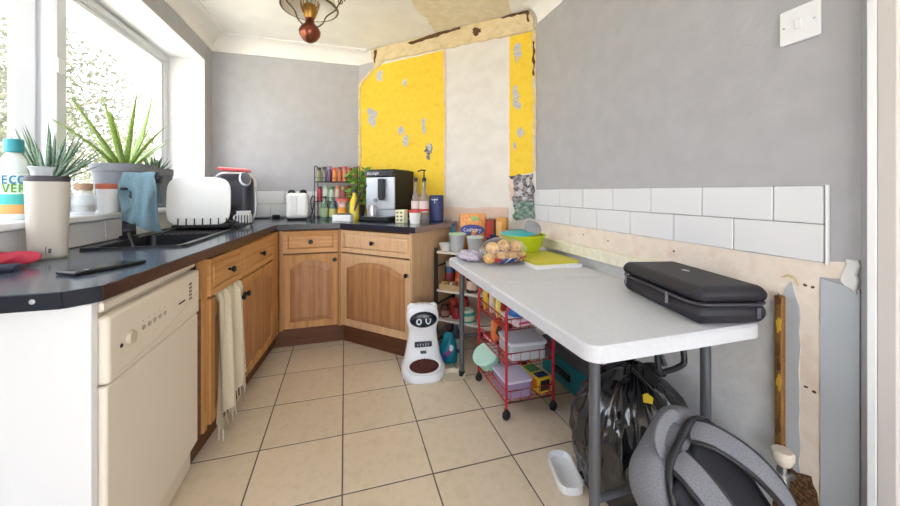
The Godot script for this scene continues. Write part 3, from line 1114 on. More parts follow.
func inset(loop: PackedVector2Array, d: float) -> PackedVector2Array:
	var out := PackedVector2Array()
	var c := Vector2.ZERO
	for p in loop:
		c += p
	c /= loop.size()
	var lo := loop[0]
	var hi := loop[0]
	for p in loop:
		lo = lo.min(p)
		hi = hi.max(p)
	var s := (hi - lo - Vector2(2 * d, 2 * d)) / (hi - lo)
	var mid := (hi + lo) / 2
	for p in loop:
		out.push_back(mid + (p - mid) * s)
	return out


func knob(parent: Node, at: Vector3) -> void:
	var g := G.new()
	g.lathe([[0.006, 0.0], [0.0055, 0.012], [0.014, 0.018], [0.0165, 0.025], [0.012, 0.031], [0.0, 0.032]], 8, T(at.x, at.y, at.z, 0, PI / 2))
	var o := obj("knob", g, M.knob, parent)
	o.set_meta("label", "dark faceted metal knob")


func wooden_front(called: String, parent: Node, x: float, y: float, w: float, h: float, m: float, rise: float, knob_at: Vector2, frame_m: Material, panel_m: Material) -> void:
	var g := G.new()
	g.box(Vector3(w / 2, h / 2, 0.006), Vector3(w, h, 0.012), 0.001)
	var lp := front_loops(w, h, m, rise)
	g.ring(inset(lp[0], 0.0015), lp[1], 0.006, 0.022, Transform3D(), 0.019)
	var o := obj(called, g, frame_m, parent, Vector3(x, y, 0.0))
	g = G.new()
	var a := inset(lp[1], 0.005)
	var b := inset(lp[1], 0.006 + (0.03 if rise > 0.0 else 0.010))
	g.ring(a, b, 0.0122, 0.0128, Transform3D(), 0.0205)
	var ids := Geometry2D.triangulate_polygon(b)
	for k in range(0, ids.size(), 3):
		g.tri_out(Vector3(b[ids[k]].x, b[ids[k]].y, 0.0205), Vector3(b[ids[k + 1]].x, b[ids[k + 1]].y, 0.0205), Vector3(b[ids[k + 2]].x, b[ids[k + 2]].y, 0.0205), Vector3(0, 0, 1))
	obj("raised_panel", g, panel_m, o)
	knob(o, Vector3(knob_at.x, knob_at.y, 0.021))


func build_units() -> void:
	var g := G.new()
	# ---- white end panel and dishwasher
	g.box(Vector3(-0.842, 0.436, -1.0975), Vector3(0.484, 0.873, 0.025), 0.0015)
	tag(obj("end_panel", g, M.white), "plain white end panel closing the worktop beside the dishwasher", "panel")
	var dw := thing("dishwasher", "cream dishwasher with button fascia under the dark worktop", "dishwasher", Vector3(-0.605, 0, -1.113), PI / 2)
	var cream := mat(c8(236, 226, 210), 0.35)
	var cream2 := mat(c8(228, 216, 198), 0.4)
	g = G.new()
	g.box(Vector3(0.293, 0.44, -0.235), Vector3(0.58, 0.85, 0.46), 0.003)
	obj("body", g, cream2, dw)
	g = G.new()
	g.box(Vector3(0.293, 0.855, 0.002), Vector3(0.584, 0.03, 0.02), 0.006)
	obj("top_rail", g, cream, dw)
	g = G.new()
	g.rbox(Vector3(0.293, 0.385, 0.008), Vector3(0.584, 0.53, 0.026), 0.008)
	obj("door", g, cream, dw)
	var fa := G.new()
	fa.rbox(Vector3(0.293, 0.742, 0.010), Vector3(0.584, 0.176, 0.032), 0.010)
	var fas := obj("fascia", fa, cream, dw)
	# shallow sculpted curve below the buttons
	g = G.new()
	g.tube(arc(Vector3(0.02, 0.672, 0.026), Vector3(0.56, 0.745, 0.026), Vector3(0, -0.022, 0), 14), 0.0022, 5)
	obj("moulded_line", g, cream2, fas)
	for k in 5:
		g = G.new()
		g.rbox(Vector3(0.16 + 0.032 * k, 0.745, 0.0275), Vector3(0.015, 0.012, 0.006), 0.003, 3)
		g.box(Vector3(0.16 + 0.032 * k, 0.765, 0.0262), Vector3(0.006, 0.003, 0.001), 0.0)
		obj("button", g, mat(c8(176, 166, 150), 0.4), fas)
	g = G.new()
	g.lathe([[0.019, 0.0], [0.018, 0.010], [0.0, 0.011]], 16, T(0.092, 0.742, 0.0255, 0, PI / 2))
	obj("dial", g, mat(c8(206, 194, 174), 0.4), fas)
	g = G.new()
	g.lathe([[0.006, 0.0], [0.005, 0.003], [0.0, 0.003]], 10, T(0.052, 0.735, 0.0255, 0, PI / 2))
	obj("indicator", g, M.black, fas)
	g = G.new()
	g.rbox(Vector3(0.42, 0.742, 0.0265), Vector3(0.05, 0.006, 0.004), 0.002, 3)
	obj("display_slot", g, M.black, fas)
	for k in 2:
		for j in 5:
			g = G.new()
			g.box(Vector3(0.488 + 0.013 * k, 0.735 + 0.014 * j, 0.0263), Vector3(0.008, 0.009, 0.002), 0.0)
			obj("vent_slot", g, mat(c8(110, 100, 88), 0.5), fas)
	g = G.new()
	g.box(Vector3(0.293, 0.06, -0.03), Vector3(0.57, 0.1, 0.03), 0.002)
	obj("kick_plate", g, cream2, dw)
	# ---- sink cabinet on the window side
	var turn := deg_to_rad(84.04)
	var cl := thing("base_cabinet", "oak sink cabinet with two drawers and a towel over its door", "cabinet", Vector3(-0.577, 0, -1.712), turn)
	g = G.new()
	g.extrude(PackedVector2Array([Vector2(-1.08, -1.712), Vector2(-0.579, -1.712), Vector2(-0.466, -2.795), Vector2(-0.462, -2.80), Vector2(-1.08, -2.80)]), 0.13, 0.70, cl.transform.affine_inverse() * UPT)
	obj("body", g, M.oak_dark, cl)
	g = G.new()
	g.box(Vector3(0.54, 0.7825, -0.012), Vector3(1.07, 0.165, 0.022), 0.0)
	obj("drawer_rail", g, M.oak, cl)
	g = G.new()
	g.box(Vector3(0.575, 0.065, -0.06), Vector3(1.14, 0.13, 0.018), 0.001)
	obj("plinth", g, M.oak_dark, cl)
	g = G.new()
	g.box(Vector3(0.014, 0.50, 0.004), Vector3(0.028, 0.73, 0.012), 0.001)
	obj("face_stile", g, M.oak, cl)
	g = G.new()
	g.box(Vector3(1.0, 0.50, 0.003), Vector3(0.13, 0.73, 0.010), 0.001)
	obj("face_stile", g, M.oak, cl)
	wooden_front("drawer", cl, 0.032, 0.70, 0.345, 0.162, 0.026, 0.0, Vector2(0.18, 0.081), M.oak_h, M.oak_h)
	wooden_front("drawer", cl, 0.382, 0.70, 0.545, 0.162, 0.026, 0.0, Vector2(0.27, 0.081), M.oak_h, M.oak_h)
	wooden_front("door", cl, 0.032, 0.15, 0.345, 0.54, 0.045, 0.05, Vector2(0.305, 0.46), M.oak, M.oak_panel)
	wooden_front("door", cl, 0.382, 0.15, 0.545, 0.54, 0.045, 0.06, Vector2(0.022, 0.46), M.oak, M.oak_panel)
	# ---- back cabinet
	var cb := thing("base_cabinet", "oak cabinet facing the viewer in the back corner with one arched door", "cabinet", Vector3(-0.458, 0, -2.812))
	g = G.new()
	g.box(Vector3(0.214, 0.50, -0.342), Vector3(0.42, 0.74, 0.68), 0.0)
	obj("body", g, M.oak_dark, cb)
	g = G.new()
	g.box(Vector3(0.207, 0.065, -0.05), Vector3(0.486, 0.13, 0.018), 0.001)
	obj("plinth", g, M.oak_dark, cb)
	g = G.new()
	g.box(Vector3(0.012, 0.50, 0.0035), Vector3(0.024, 0.73, 0.007), 0.001)
	obj("face_stile", g, M.oak, cb)
	g = G.new()
	g.box(Vector3(0.418, 0.50, 0.0035), Vector3(0.018, 0.73, 0.007), 0.001)
	obj("face_stile", g, M.oak, cb)
	wooden_front("drawer", cb, 0.026, 0.70, 0.38, 0.162, 0.026, 0.0, Vector2(0.19, 0.085), M.oak_h, M.oak_h)
	wooden_front("door", cb, 0.026, 0.15, 0.38, 0.54, 0.042, 0.06, Vector2(0.358, 0.495), M.oak, M.oak_panel)
	# ---- diagonal cabinet
	var cd := thing("base_cabinet", "pale oak diagonal cabinet below the coffee machine with arched door", "cabinet", Vector3(-0.028, 0, -2.812), -PI / 4)
	g = G.new()
	var inv := cd.transform.affine_inverse() * UPT
	g.extrude(PackedVector2Array([Vector2(-0.026, -2.815), Vector2(0.425, -2.365), Vector2(0.84, -2.78), Vector2(0.135, -3.485), Vector2(-0.022, -3.485)]), 0.13, 0.873, inv)
	obj("body", g, M.oak_dark, cd)
	g = G.new()
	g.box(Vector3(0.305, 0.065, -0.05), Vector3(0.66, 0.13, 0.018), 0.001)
	obj("plinth", g, M.oak_dark, cd)
	g = G.new()
	g.box(Vector3(0.650, 0.495, -0.29), Vector3(0.02, 0.755, 0.61), 0.001)
	obj("side_panel", g, M.oak_pale, cd)
	g = G.new()
	g.box(Vector3(0.008, 0.50, 0.0035), Vector3(0.014, 0.73, 0.007), 0.001)
	obj("face_stile", g, M.oak, cd)
	wooden_front("drawer", cd, 0.018, 0.70, 0.637, 0.162, 0.026, 0.0, Vector2(0.315, 0.085), M.oak_pale, M.oak_pale)
	wooden_front("door", cd, 0.018, 0.15, 0.637, 0.54, 0.045, 0.065, Vector2(0.614, 0.44), M.oak_pale, M.oak_panel)
	# ---- towel hung over the cabinet door
	var tw := thing("tea_towel", "beige woven towel with fringe hanging on the sink cabinet", "towel", Vector3(-0.577, 0, -1.712), turn)
	var cloth := relief(speckle([c8(198, 184, 156), c8(222, 210, 186), c8(186, 170, 140)], [0.25, 0.5, 0.9], 0.08, 8.0, 0.95, 90, 256, false), 0.2, 0.5)
	g = G.new()
	var shape := func(u: float, v: float) -> Vector3:
		var wdt := 0.27 + 0.06 * v
		var x := 0.20 + (u - 0.5) * wdt + 0.02 * v
		var z := 0.035 + 0.014 * sin(u * 17.0 + v * 1.6) * (0.35 + v) + 0.008 * sin(u * 31.0 + 2.0)
		var y := 0.70 - 0.545 * v - 0.09 * v * (0.5 - u)
		if v < 0.06:
			z = 0.026 + (z - 0.026) * v / 0.06
		return Vector3(x, y, z)
	g.patch(shape, 44, 30)
	g.patch(func(u: float, v: float) -> Vector3: return shape.call(u, v) - Vector3(0, 0, 0.006), 44, 30)
	obj("cloth", g, cloth, tw)
	for k in 22:
		var u := (k + 0.5) / 22.0
		var p: Vector3 = shape.call(u, 1.0)
		g = G.new()
		g.tube([p, p + Vector3(rng.randf_range(-0.006, 0.006), -0.022, 0.002), p + Vector3(rng.randf_range(-0.012, 0.012), -0.05 - rng.randf() * 0.02, 0.004)], [0.0028, 0.0032, 0.0018], 5)
		obj("tassel", g, cloth, tw)


func build_worktop_and_sink() -> void:
	var wt := thing("worktop", "dark speckled laminate worktop running round the corner", "worktop", Vector3(-0.8, 0.875, -2.0))
	var inv := wt.transform.affine_inverse() * UPT
	var sx0 := -1.0
	var sx1 := -0.68
	var main := PackedVector2Array([Vector2(-1.095, -1.055), Vector2(-0.638, -1.055), Vector2(-0.588, -1.10), Vector2(sx1 + 0.135, -1.80), Vector2(sx1, -1.80), Vector2(-1.095, -1.80)])
	var front := PackedVector2Array([Vector2(sx1, -1.80), Vector2(-0.541, -1.80), Vector2(-0.478, -2.72), Vector2(sx1, -2.72)])
	main[3] = Vector2(-0.541, -1.80)
	var back := PackedVector2Array([Vector2(-1.095, -1.80), Vector2(sx0, -1.80), Vector2(sx0, -2.72), Vector2(-1.095, -2.72)])
	var far := PackedVector2Array([Vector2(-1.095, -2.72), Vector2(-0.477, -2.72), Vector2(-0.473, -2.785), Vector2(-0.035, -2.785), Vector2(0.446, -2.304), Vector2(0.872, -2.73), Vector2(0.125, -3.485), Vector2(-1.095, -3.485)])
	var g := G.new()
	for p in [main, front, back, far]:
		g.extrude(p, 0.875, WT, inv)
	obj("slab", g, M.worktop, wt)
	var edge := func(called: String, a: Vector2, b: Vector2, m: Material) -> void:
		var gg := G.new()
		var d := b - a
		gg.box(Vector3(0, 0, 0), Vector3(d.length(), 0.039, 0.004), 0.0012)
		var o := obj(called, gg, m, wt)
		o.transform = wt.transform.affine_inverse() * Transform3D(Basis(Vector3.UP, -d.angle()), Vector3((a.x + b.x) / 2, 0.8945, (a.y + b.y) / 2))
	edge.call("edge_strip", Vector2(-1.095, -1.053), Vector2(-0.638, -1.053), M.worktop_end)
	edge.call("edge_strip", Vector2(-0.637, -1.053), Vector2(-0.586, -1.099), M.worktop_end)
	edge.call("edge_strip", Vector2(-0.586, -1.100), Vector2(-0.471, -2.782), M.worktop_edge)
	edge.call("edge_strip", Vector2(-0.471, -2.783), Vector2(-0.035, -2.783), M.worktop_end)
	edge.call("edge_strip", Vector2(-0.035, -2.783), Vector2(0.447, -2.302), M.worktop_end)
	edge.call("edge_strip", Vector2(0.448, -2.302), Vector2(0.874, -2.728), mat(c8(146, 118, 112), 0.5))
	g = G.new()
	g.lathe([[0.0, 0.0012], [0.005, 0.001], [0.006, 0.0]], 12, T(-0.69, 0.897, -1.0505, 0, PI / 2))
	obj("screw_cap", g, M.silver, wt, -wt.position)
	# ---- sink
	var sk := thing("sink", "black inset sink with bowl and ribbed drainer below the window", "sink", Vector3(-0.842, WT, -2.26))
	var up := Transform3D(Vector3(1, 0, 0), Vector3(0, 0, 1), Vector3(0, 1, 0), Vector3.ZERO)
	var outer := rrect(0.376, 0.99, 0.04, 6)
	var inner := rrect(0.30, 0.91, 0.03, 6)
	g = G.new()
	g.ring(outer, inner, 0.0005, 0.010, up, 0.006)
	obj("rim", g, M.sink, sk)
	# bowl at the near end
	g = G.new()
	var rows := []
	for q in [[0.30, 0.44, 0.03, 0.006], [0.298, 0.438, 0.03, -0.01], [0.29, 0.43, 0.04, -0.12], [0.27, 0.41, 0.05, -0.155], [0.22, 0.36, 0.05, -0.165], [0.02, 0.02, 0.01, -0.168]]:
		var row := PackedVector3Array()
		for p in rrect(q[0], q[1], q[2], 6, 0.0, 0.235):
			row.push_back(Vector3(p.x, q[3], p.y))
		rows.append(row)
	g.grid(rows, true, false, 2)
	obj("bowl", g, M.sink, sk)
	g = G.new()
	g.lathe([[0.04, 0.004], [0.03, 0.005], [0.02, 0.001], [0.0, 0.001]], 18, T(0, -0.168, 0.235))
	obj("drain", g, M.steel, sk)
	# drainer plate with ribs at the far end
	g = G.new()
	g.box(Vector3(0, -0.006, -0.225), Vector3(0.304, 0.012, 0.465), 0.0)
	obj("drainer", g, M.sink, sk)
	for k in 9:
		g = G.new()
		g.rbox(Vector3(-0.12 + 0.03 * k, 0.001, -0.235), Vector3(0.008, 0.008, 0.40), 0.003, 3)
		obj("rib", g, M.sink, sk)
	# ---- washing-up brush in the bowl
	var du := thing("dish_brush", "black washing-up brush propped in the sink bowl", "brush", Vector3(-0.94, WT + 0.014, -1.98))
	g = G.new()
	g.tube([Vector3(0.06, -0.06, 0.10), Vector3(0.0, 0.006, 0.02), Vector3(-0.03, 0.03, -0.03)], [0.006, 0.006, 0.008], 8)
	obj("handle", g, M.black, du)
	g = G.new()
	g.rbox(Vector3(-0.035, 0.036, -0.045), Vector3(0.035, 0.018, 0.05), 0.008, 4)
	obj("head", g, M.black, du)
	for k in 12:
		g = G.new()
		var bx := Vector3(-0.046 + 0.011 * (k % 3), 0.042, -0.062 + 0.011 * (k / 3))
		g.tube([bx, bx + Vector3(-0.004 + 0.004 * (k % 3), 0.028, 0.0)], 0.0022, 5)
		obj("bristle_tuft", g, mat(c8(60, 62, 70), 0.8), du)
	# ---- tap: square black column with a flat spout
	var tp := thing("kitchen_tap", "tall black square tap behind the sink bowl", "tap", Vector3(-1.022, WT + 0.010, -2.12))
	g = G.new()
	g.box(Vector3(0, 0.006, 0), Vector3(0.058, 0.012, 0.058), 0.003)
	obj("base", g, M.black, tp)
	g = G.new()
	g.box(Vector3(0, 0.15, 0), Vector3(0.042, 0.285, 0.042), 0.004)
	obj("column", g, M.black, tp)
	g = G.new()
	g.box(Vector3(0.065, 0.296, 0.0), Vector3(0.14, 0.022, 0.034), 0.004)
	g.box(Vector3(0.12, 0.278, 0.0), Vector3(0.026, 0.02, 0.026), 0.003)
	obj("spout", g, M.black, tp)
	g = G.new()
	g.box(Vector3(0.0, 0.24, 0.04), Vector3(0.014, 0.014, 0.05), 0.003)
	obj("lever", g, M.black, tp)
	# ---- blue cloth draped over the spout
	var clo := relief(speckle([c8(96, 124, 138), c8(122, 148, 160), c8(80, 108, 124)], [0.25, 0.5, 0.9], 0.06, 8.0, 0.95, 91), 0.2, 0.5)
	g = G.new()
	var drape := func(u: float, v: float) -> Vector3:
		# u along the spout, v over the bar: front hangs long, back short
		var x := -0.02 + 0.135 * u + 0.02 * sin(v * 9.0 + u * 4.0) * absf(v - 0.35)
		var s := (v - 0.35)
		var z := 0.0
		var y := 0.0
		var rr := 0.026
		if absf(s) < 0.08:
			var a := s / 0.08 * PI / 2
			z = sin(a) * rr
			y = 0.312 + (cos(a) - 1.0) * rr
		else:
			var q := absf(s) - 0.08
			z = signf(s) * (rr + 0.012 * sin(u * 12.0 + 1.0) * minf(1.0, q * 5.0) + 0.03 * q)
			y = 0.312 - rr - q * 0.36 * (1.0 + 0.35 * u)
			x += 0.055 * q * (u + 0.25)
		var n3 := noise.get_noise_3d(u * 0.9, v * 1.6, 2.0)
		var n4 := noise.get_noise_3d(u * 0.9 + 5.0, v * 1.6, 4.0)
		var fo := minf(1.0, maxf(0.0, absf(s) - 0.08) * 4.0)
		return Vector3(x + 0.012 * n3, y + 0.006 * n4 + 0.012, z * (1.0 + 0.2 * n4) + (0.014 * sin(u * 16.0 + v * 3.0) + 0.012 * n3) * fo * signf(s))
	g.patch(drape, 20, 40)
	g.patch(func(u: float, v: float) -> Vector3: return drape.call(u, v) * 1.0 + Vector3(0.0015, -0.004, 0.0), 20, 40)
	tag(obj("dish_cloth", g, clo, null, tp.position), "crumpled blue dish cloth draped over the black tap", "cloth")


func build_lamp() -> void:
	var lp := thing("pendant_lamp", "antique oil lamp style pendant with milky glass shade and copper font", "lamp", Vector3(-0.20, 2.035, -2.24))
	lp.scale = Vector3(0.88, 0.9, 0.88)
	var g := G.new()
	# copper font, hammered, hanging lowest
	g.lathe([[0.0, 0.0], [0.022, 0.004], [0.045, 0.02], [0.066, 0.05], [0.07, 0.075], [0.055, 0.105], [0.034, 0.122], [0.026, 0.15], [0.03, 0.16]], 24)
	obj("font", g, M.copper, lp)
	g = G.new()
	g.lathe([[0.03, 0.16], [0.036, 0.17], [0.044, 0.2], [0.046, 0.235], [0.040, 0.245], [0.0, 0.245]], 24)
	obj("burner", g, M.brass, lp)
	# ring of pierced fingers round the burner
	for k in 14:
		var a := TAU * k / 14
		g = G.new()
		g.tube([Vector3(cos(a) * 0.044, 0.20, sin(a) * 0.044), Vector3(cos(a) * 0.056, 0.235, sin(a) * 0.056), Vector3(cos(a) * 0.06, 0.27, sin(a) * 0.06)], 0.0035, 5)
		obj("gallery_finger", g, M.brass, lp)
	# glass shade
	var opal := mat(c8(236, 232, 220), 0.25)
	opal.backlight_enabled = true
	opal.backlight = Color(0.5, 0.48, 0.42)
	g = G.new()
	g.lathe([[0.172, 0.222], [0.176, 0.235], [0.165, 0.285], [0.13, 0.335], [0.085, 0.36], [0.05, 0.37], [0.05, 0.366], [0.083, 0.355], [0.125, 0.33], [0.16, 0.283], [0.168, 0.235], [0.172, 0.222]], 40)
	obj("shade", g, opal, lp)
	g = G.new()
	var ringp := []
	for k in 40:
		ringp.append(Vector3(cos(TAU * k / 40) * 0.181, 0.228, sin(TAU * k / 40) * 0.181))
	g.tube(ringp, 0.006, 6, true)
	obj("shade_ring", g, M.bronze, lp)
	for k in 3:
		var a := TAU * k / 3 + 0.35
		var d := Vector3(cos(a), 0, sin(a))
		g = G.new()
		g.tube(smooth_path([d * 0.05 + Vector3(0, 0.10, 0), d * 0.09 + Vector3(0, 0.125, 0), d * 0.115 + Vector3(0, 0.17, 0), d * 0.17 + Vector3(0, 0.205, 0), d * 0.188 + Vector3(0, 0.23, 0), d * 0.215 + Vector3(0, 0.30, 0), d * 0.13 + Vector3(0, 0.40, 0), d * 0.02 + Vector3(0, 0.46, 0)]), 0.0045, 6)
		obj("arm", g, M.bronze, lp)
		# scroll ornament on each arm
		g = G.new()
		var sc := []
		for j in 14:
			var b := j * 0.55
			var rr := 0.028 * (1.0 - j / 18.0)
			sc.append(d * (0.215 + cos(b) * rr) + Vector3(0, 0.265 + sin(b) * rr, 0))
		g.tube(sc, 0.0035, 5)
		obj("scroll", g, M.bronze, lp)
	g = G.new()
	g.tube([Vector3(0, 0.40, 0), Vector3(0, 0.50, 0)], 0.006, 8)
	g.lathe([[0.055, 0.503], [0.05, 0.495], [0.02, 0.475], [0.0, 0.47]], 20)
	obj("ceiling_rose", g, M.brass, lp)
	g = G.new()
	g.lathe([[0.024, 0.245], [0.03, 0.27], [0.024, 0.31], [0.02, 0.39], [0.018, 0.39], [0.022, 0.31], [0.028, 0.27], [0.022, 0.245]], 16)
	obj("glass_chimney", g, M.clear, lp)



func pot(called: String, label: String, at: Vector3, r_top: float, r_bot: float, h: float, m: Material, cat := "plant pot") -> Node3D:
	var t := thing(called, label, cat, at)
	var g := G.new()
	g.lathe([[0.0, 0.0], [r_bot, 0.0], [lerpf(r_bot, r_top, 0.8), h * 0.82], [r_top * 0.97, h * 0.83], [r_top, h * 0.84], [r_top, h], [r_top * 0.93, h], [r_top * 0.91, h * 0.88], [0.0, h * 0.88]], 32)
	obj("pot", g, m, t)
	g = G.new()
	g.lathe([[r_top * 0.905, h * 0.885], [r_top * 0.6, h * 0.905], [0.0, h * 0.91]], 24)
	obj("soil", g, M.soil, t)
	return t


func build_sill_things() -> void:
	var sy := 1.0505
	var g := G.new()
	# ---- washing-up liquid bottle
	var b := thing("cleaner_bottle", "clear washing-up liquid bottle with teal cap standing on the sill", "bottle", Vector3(-1.13, sy, -1.645), 0.6)
	b.scale = Vector3(0.74, 1.0, 0.74)
	var liquid := mat(c8(214, 226, 222), 0.15)
	g.lathe([[0.0, 0.0], [0.044, 0.0], [0.05, 0.006], [0.052, 0.1], [0.050, 0.18], [0.042, 0.215], [0.026, 0.236], [0.02, 0.245]], 28, Transform3D(), 1.0, 0.7)
	obj("body", g, liquid, b)
	g = G.new()
	g.lathe([[0.030, 0.240], [0.034, 0.243], [0.033, 0.283], [0.029, 0.288], [0.0, 0.288]], 24)
	obj("cap", g, mat(c8(42, 140, 150), 0.4), b)
	var sleeve := func(called: String, y0: float, y1: float, k: float, m: Material) -> void:
		var gg := G.new()
		var rows := []
		for y in [y0, y1]:
			var row := PackedVector3Array()
			for i in 19:
				var a := PI / 2 + (float(i) / 18 - 0.5) * 2.5
				row.push_back(Vector3(cos(a) * 0.052 * k, y, sin(a) * 0.052 * 0.7 * k))
			rows.append(row)
		gg.grid(rows)
		obj(called, gg, m, b)
	sleeve.call("label", 0.03, 0.165, 1.02, mat(c8(226, 238, 232), 0.5))
	sleeve.call("label_band", 0.055, 0.092, 1.035, mat(c8(70, 178, 170), 0.5))
	sleeve.call("label_band", 0.022, 0.055, 1.035, mat(c8(214, 158, 92), 0.5))
	var ls := [["ECO", 0.142, c8(40, 120, 160)], ["VER", 0.112, c8(98, 158, 52)]]
	for q in ls:
		letters(q[0], 0.030, mat(q[2], 0.5), b, T(0.0, q[1], 0.0385), 0.004, "lettering", true)
	# ---- spiky plant behind the canister
	var r := RandomNumberGenerator.new()
	r.seed = 41
	var p := pot("potted_aloe", "spiky dark green aloe in a pot behind the beige canister", Vector3(-1.245, sy, -1.975), 0.07, 0.055, 0.15, mat(c8(150, 150, 154), 0.6), "plant")
	for k in 44:
		var a := k * 2.4 + r.randf() * 0.4
		var tilt := 0.12 + 0.95 * pow(float(k) / 44.0, 0.8)
		var d := Vector3(cos(a) * sin(tilt), cos(tilt), sin(a) * sin(tilt))
		g = G.new()
		g.blade(Vector3(cos(a) * 0.02, 0.135, sin(a) * 0.02), d, Vector3.UP, r.randf_range(0.19, 0.29), 0.019, 0.010, r.randf_range(-0.25, 0.3), 6)
		obj("leaf", g, M.spiky, p)
	# ---- storage jar
	var j := thing("glass_jar", "small round glass storage jar with cork lid on the sill", "jar", Vector3(-1.125, sy, -1.985))
	g = G.new()
	g.lathe([[0.0, 0.0], [0.034, 0.0], [0.04, 0.01], [0.042, 0.06], [0.034, 0.095], [0.027, 0.105], [0.027, 0.115], [0.024, 0.115], [0.024, 0.104], [0.031, 0.092], [0.039, 0.06], [0.037, 0.012], [0.0, 0.006]], 26)
	obj("glass", g, M.clear, j)
	g = G.new()
	g.lathe([[0.0, 0.008], [0.034, 0.010], [0.036, 0.04], [0.0, 0.048]], 20)
	obj("contents", g, mat(c8(176, 168, 160), 0.9), j)
	g = G.new()
	g.lathe([[0.026, 0.105], [0.031, 0.116], [0.031, 0.138], [0.0, 0.14]], 22)
	obj("lid", g, mat(c8(176, 142, 116), 0.8), j)
	# ---- white pot with a terracotta rim
	var w := thing("white_pot", "white ceramic pot with a terracotta rim on the sill", "plant pot", Vector3(-1.10, sy, -2.12))
	w.scale = Vector3(0.8, 1.0, 0.8)
	g = G.new()
	g.lathe([[0.0, 0.0], [0.048, 0.0], [0.052, 0.004], [0.061, 0.115], [0.0, 0.115]], 30)
	obj("pot", g, M.white_matt, w)
	g = G.new()
	g.lathe([[0.0615, 0.114], [0.063, 0.118], [0.064, 0.138], [0.058, 0.14], [0.055, 0.12], [0.0, 0.12]], 30)
	obj("rim", g, mat(c8(186, 98, 72), 0.7), w)
	# ---- large grey pot with an aloe
	p = pot("potted_aloe", "large aloe with long pale leaves in a wide grey pot", Vector3(-1.205, sy, -2.455), 0.145, 0.105, 0.255, M.grey_pot, "plant")
	var leaves := [[2.95, 1.0, 0.56, 0.05], [3.5, 0.95, 0.44, 0.3], [0.0, 0.66, 0.62, -0.42], [2.9, 0.55, 0.42, 0.1], [0.5, 0.9, 0.34, 0.2], [5.0, 0.35, 0.36, 0.1], [1.2, 0.5, 0.38, 0.1], [2.2, 0.6, 0.46, 0.15], [4.2, 0.7, 0.30, 0.2], [5.6, 0.9, 0.26, 0.4], [0.8, 0.8, 0.3, 0.3], [3.0, 0.4, 0.34, 0.1], [1.9, 1.0, 0.36, 0.3], [4.6, 0.15, 0.30, 0.1], [2.5, 1.25, 0.34, 0.15], [6.0, 0.75, 0.34, 0.2]]
	for q in leaves:
		# azimuth is measured from the direction along the window towards the far end
		var a: float = q[0]
		var d := Vector3(sin(a) * sin(q[1]) * 0.55, cos(q[1]), -cos(a) * sin(q[1]))
		g = G.new()
		g.blade(Vector3(d.x * 0.05, 0.225, d.z * 0.05), d, Vector3.UP, q[2] * 1.05, 0.034, 0.014, q[3], 9)
		obj("leaf", g, M.aloe, p)
	# ---- smaller grey pot with a rosette plant
	p = pot("potted_haworthia", "small dark rosette succulent in a grey pot at the far sill end", Vector3(-1.205, sy, -2.76), 0.108, 0.085, 0.25, M.grey_pot, "plant")
	for k in 34:
		var a := k * 2.4
		var tilt := 0.1 + 1.15 * float(k) / 34.0
		var d := Vector3(cos(a) * sin(tilt), cos(tilt), sin(a) * sin(tilt))
		g = G.new()
		g.blade(Vector3(cos(a) * 0.025, 0.22, sin(a) * 0.025), d, Vector3.UP, 0.12, 0.02, 0.010, -0.15, 5)
		obj("leaf", g, M.haworthia, p)
	for k in 4:
		var a := 5.2 + k * 0.35
		g = G.new()
		g.blade(Vector3(0.03, 0.205, -0.03), Vector3(0.5 * sin(a) + 0.5, 0.5, -0.6), Vector3.UP, 0.12, 0.026, 0.008, 0.5, 6)
		var lf := obj("leaf", g, mat(c8(206, 116, 84), 0.6), p)
		lf.set_meta("label", "reddish outer leaf")
	# ---- white cup behind the chopping board
	var cu := thing("ceramic_cup", "small cream cup at the far end of the sill", "cup", Vector3(-1.16, sy, -3.15))
	g = G.new()
	g.lathe([[0.0, 0.0], [0.03, 0.0], [0.048, 0.02], [0.055, 0.08], [0.05, 0.16], [0.045, 0.165], [0.05, 0.08], [0.0, 0.02]], 24)
	obj("body", g, mat(c8(232, 228, 216), 0.3), cu)


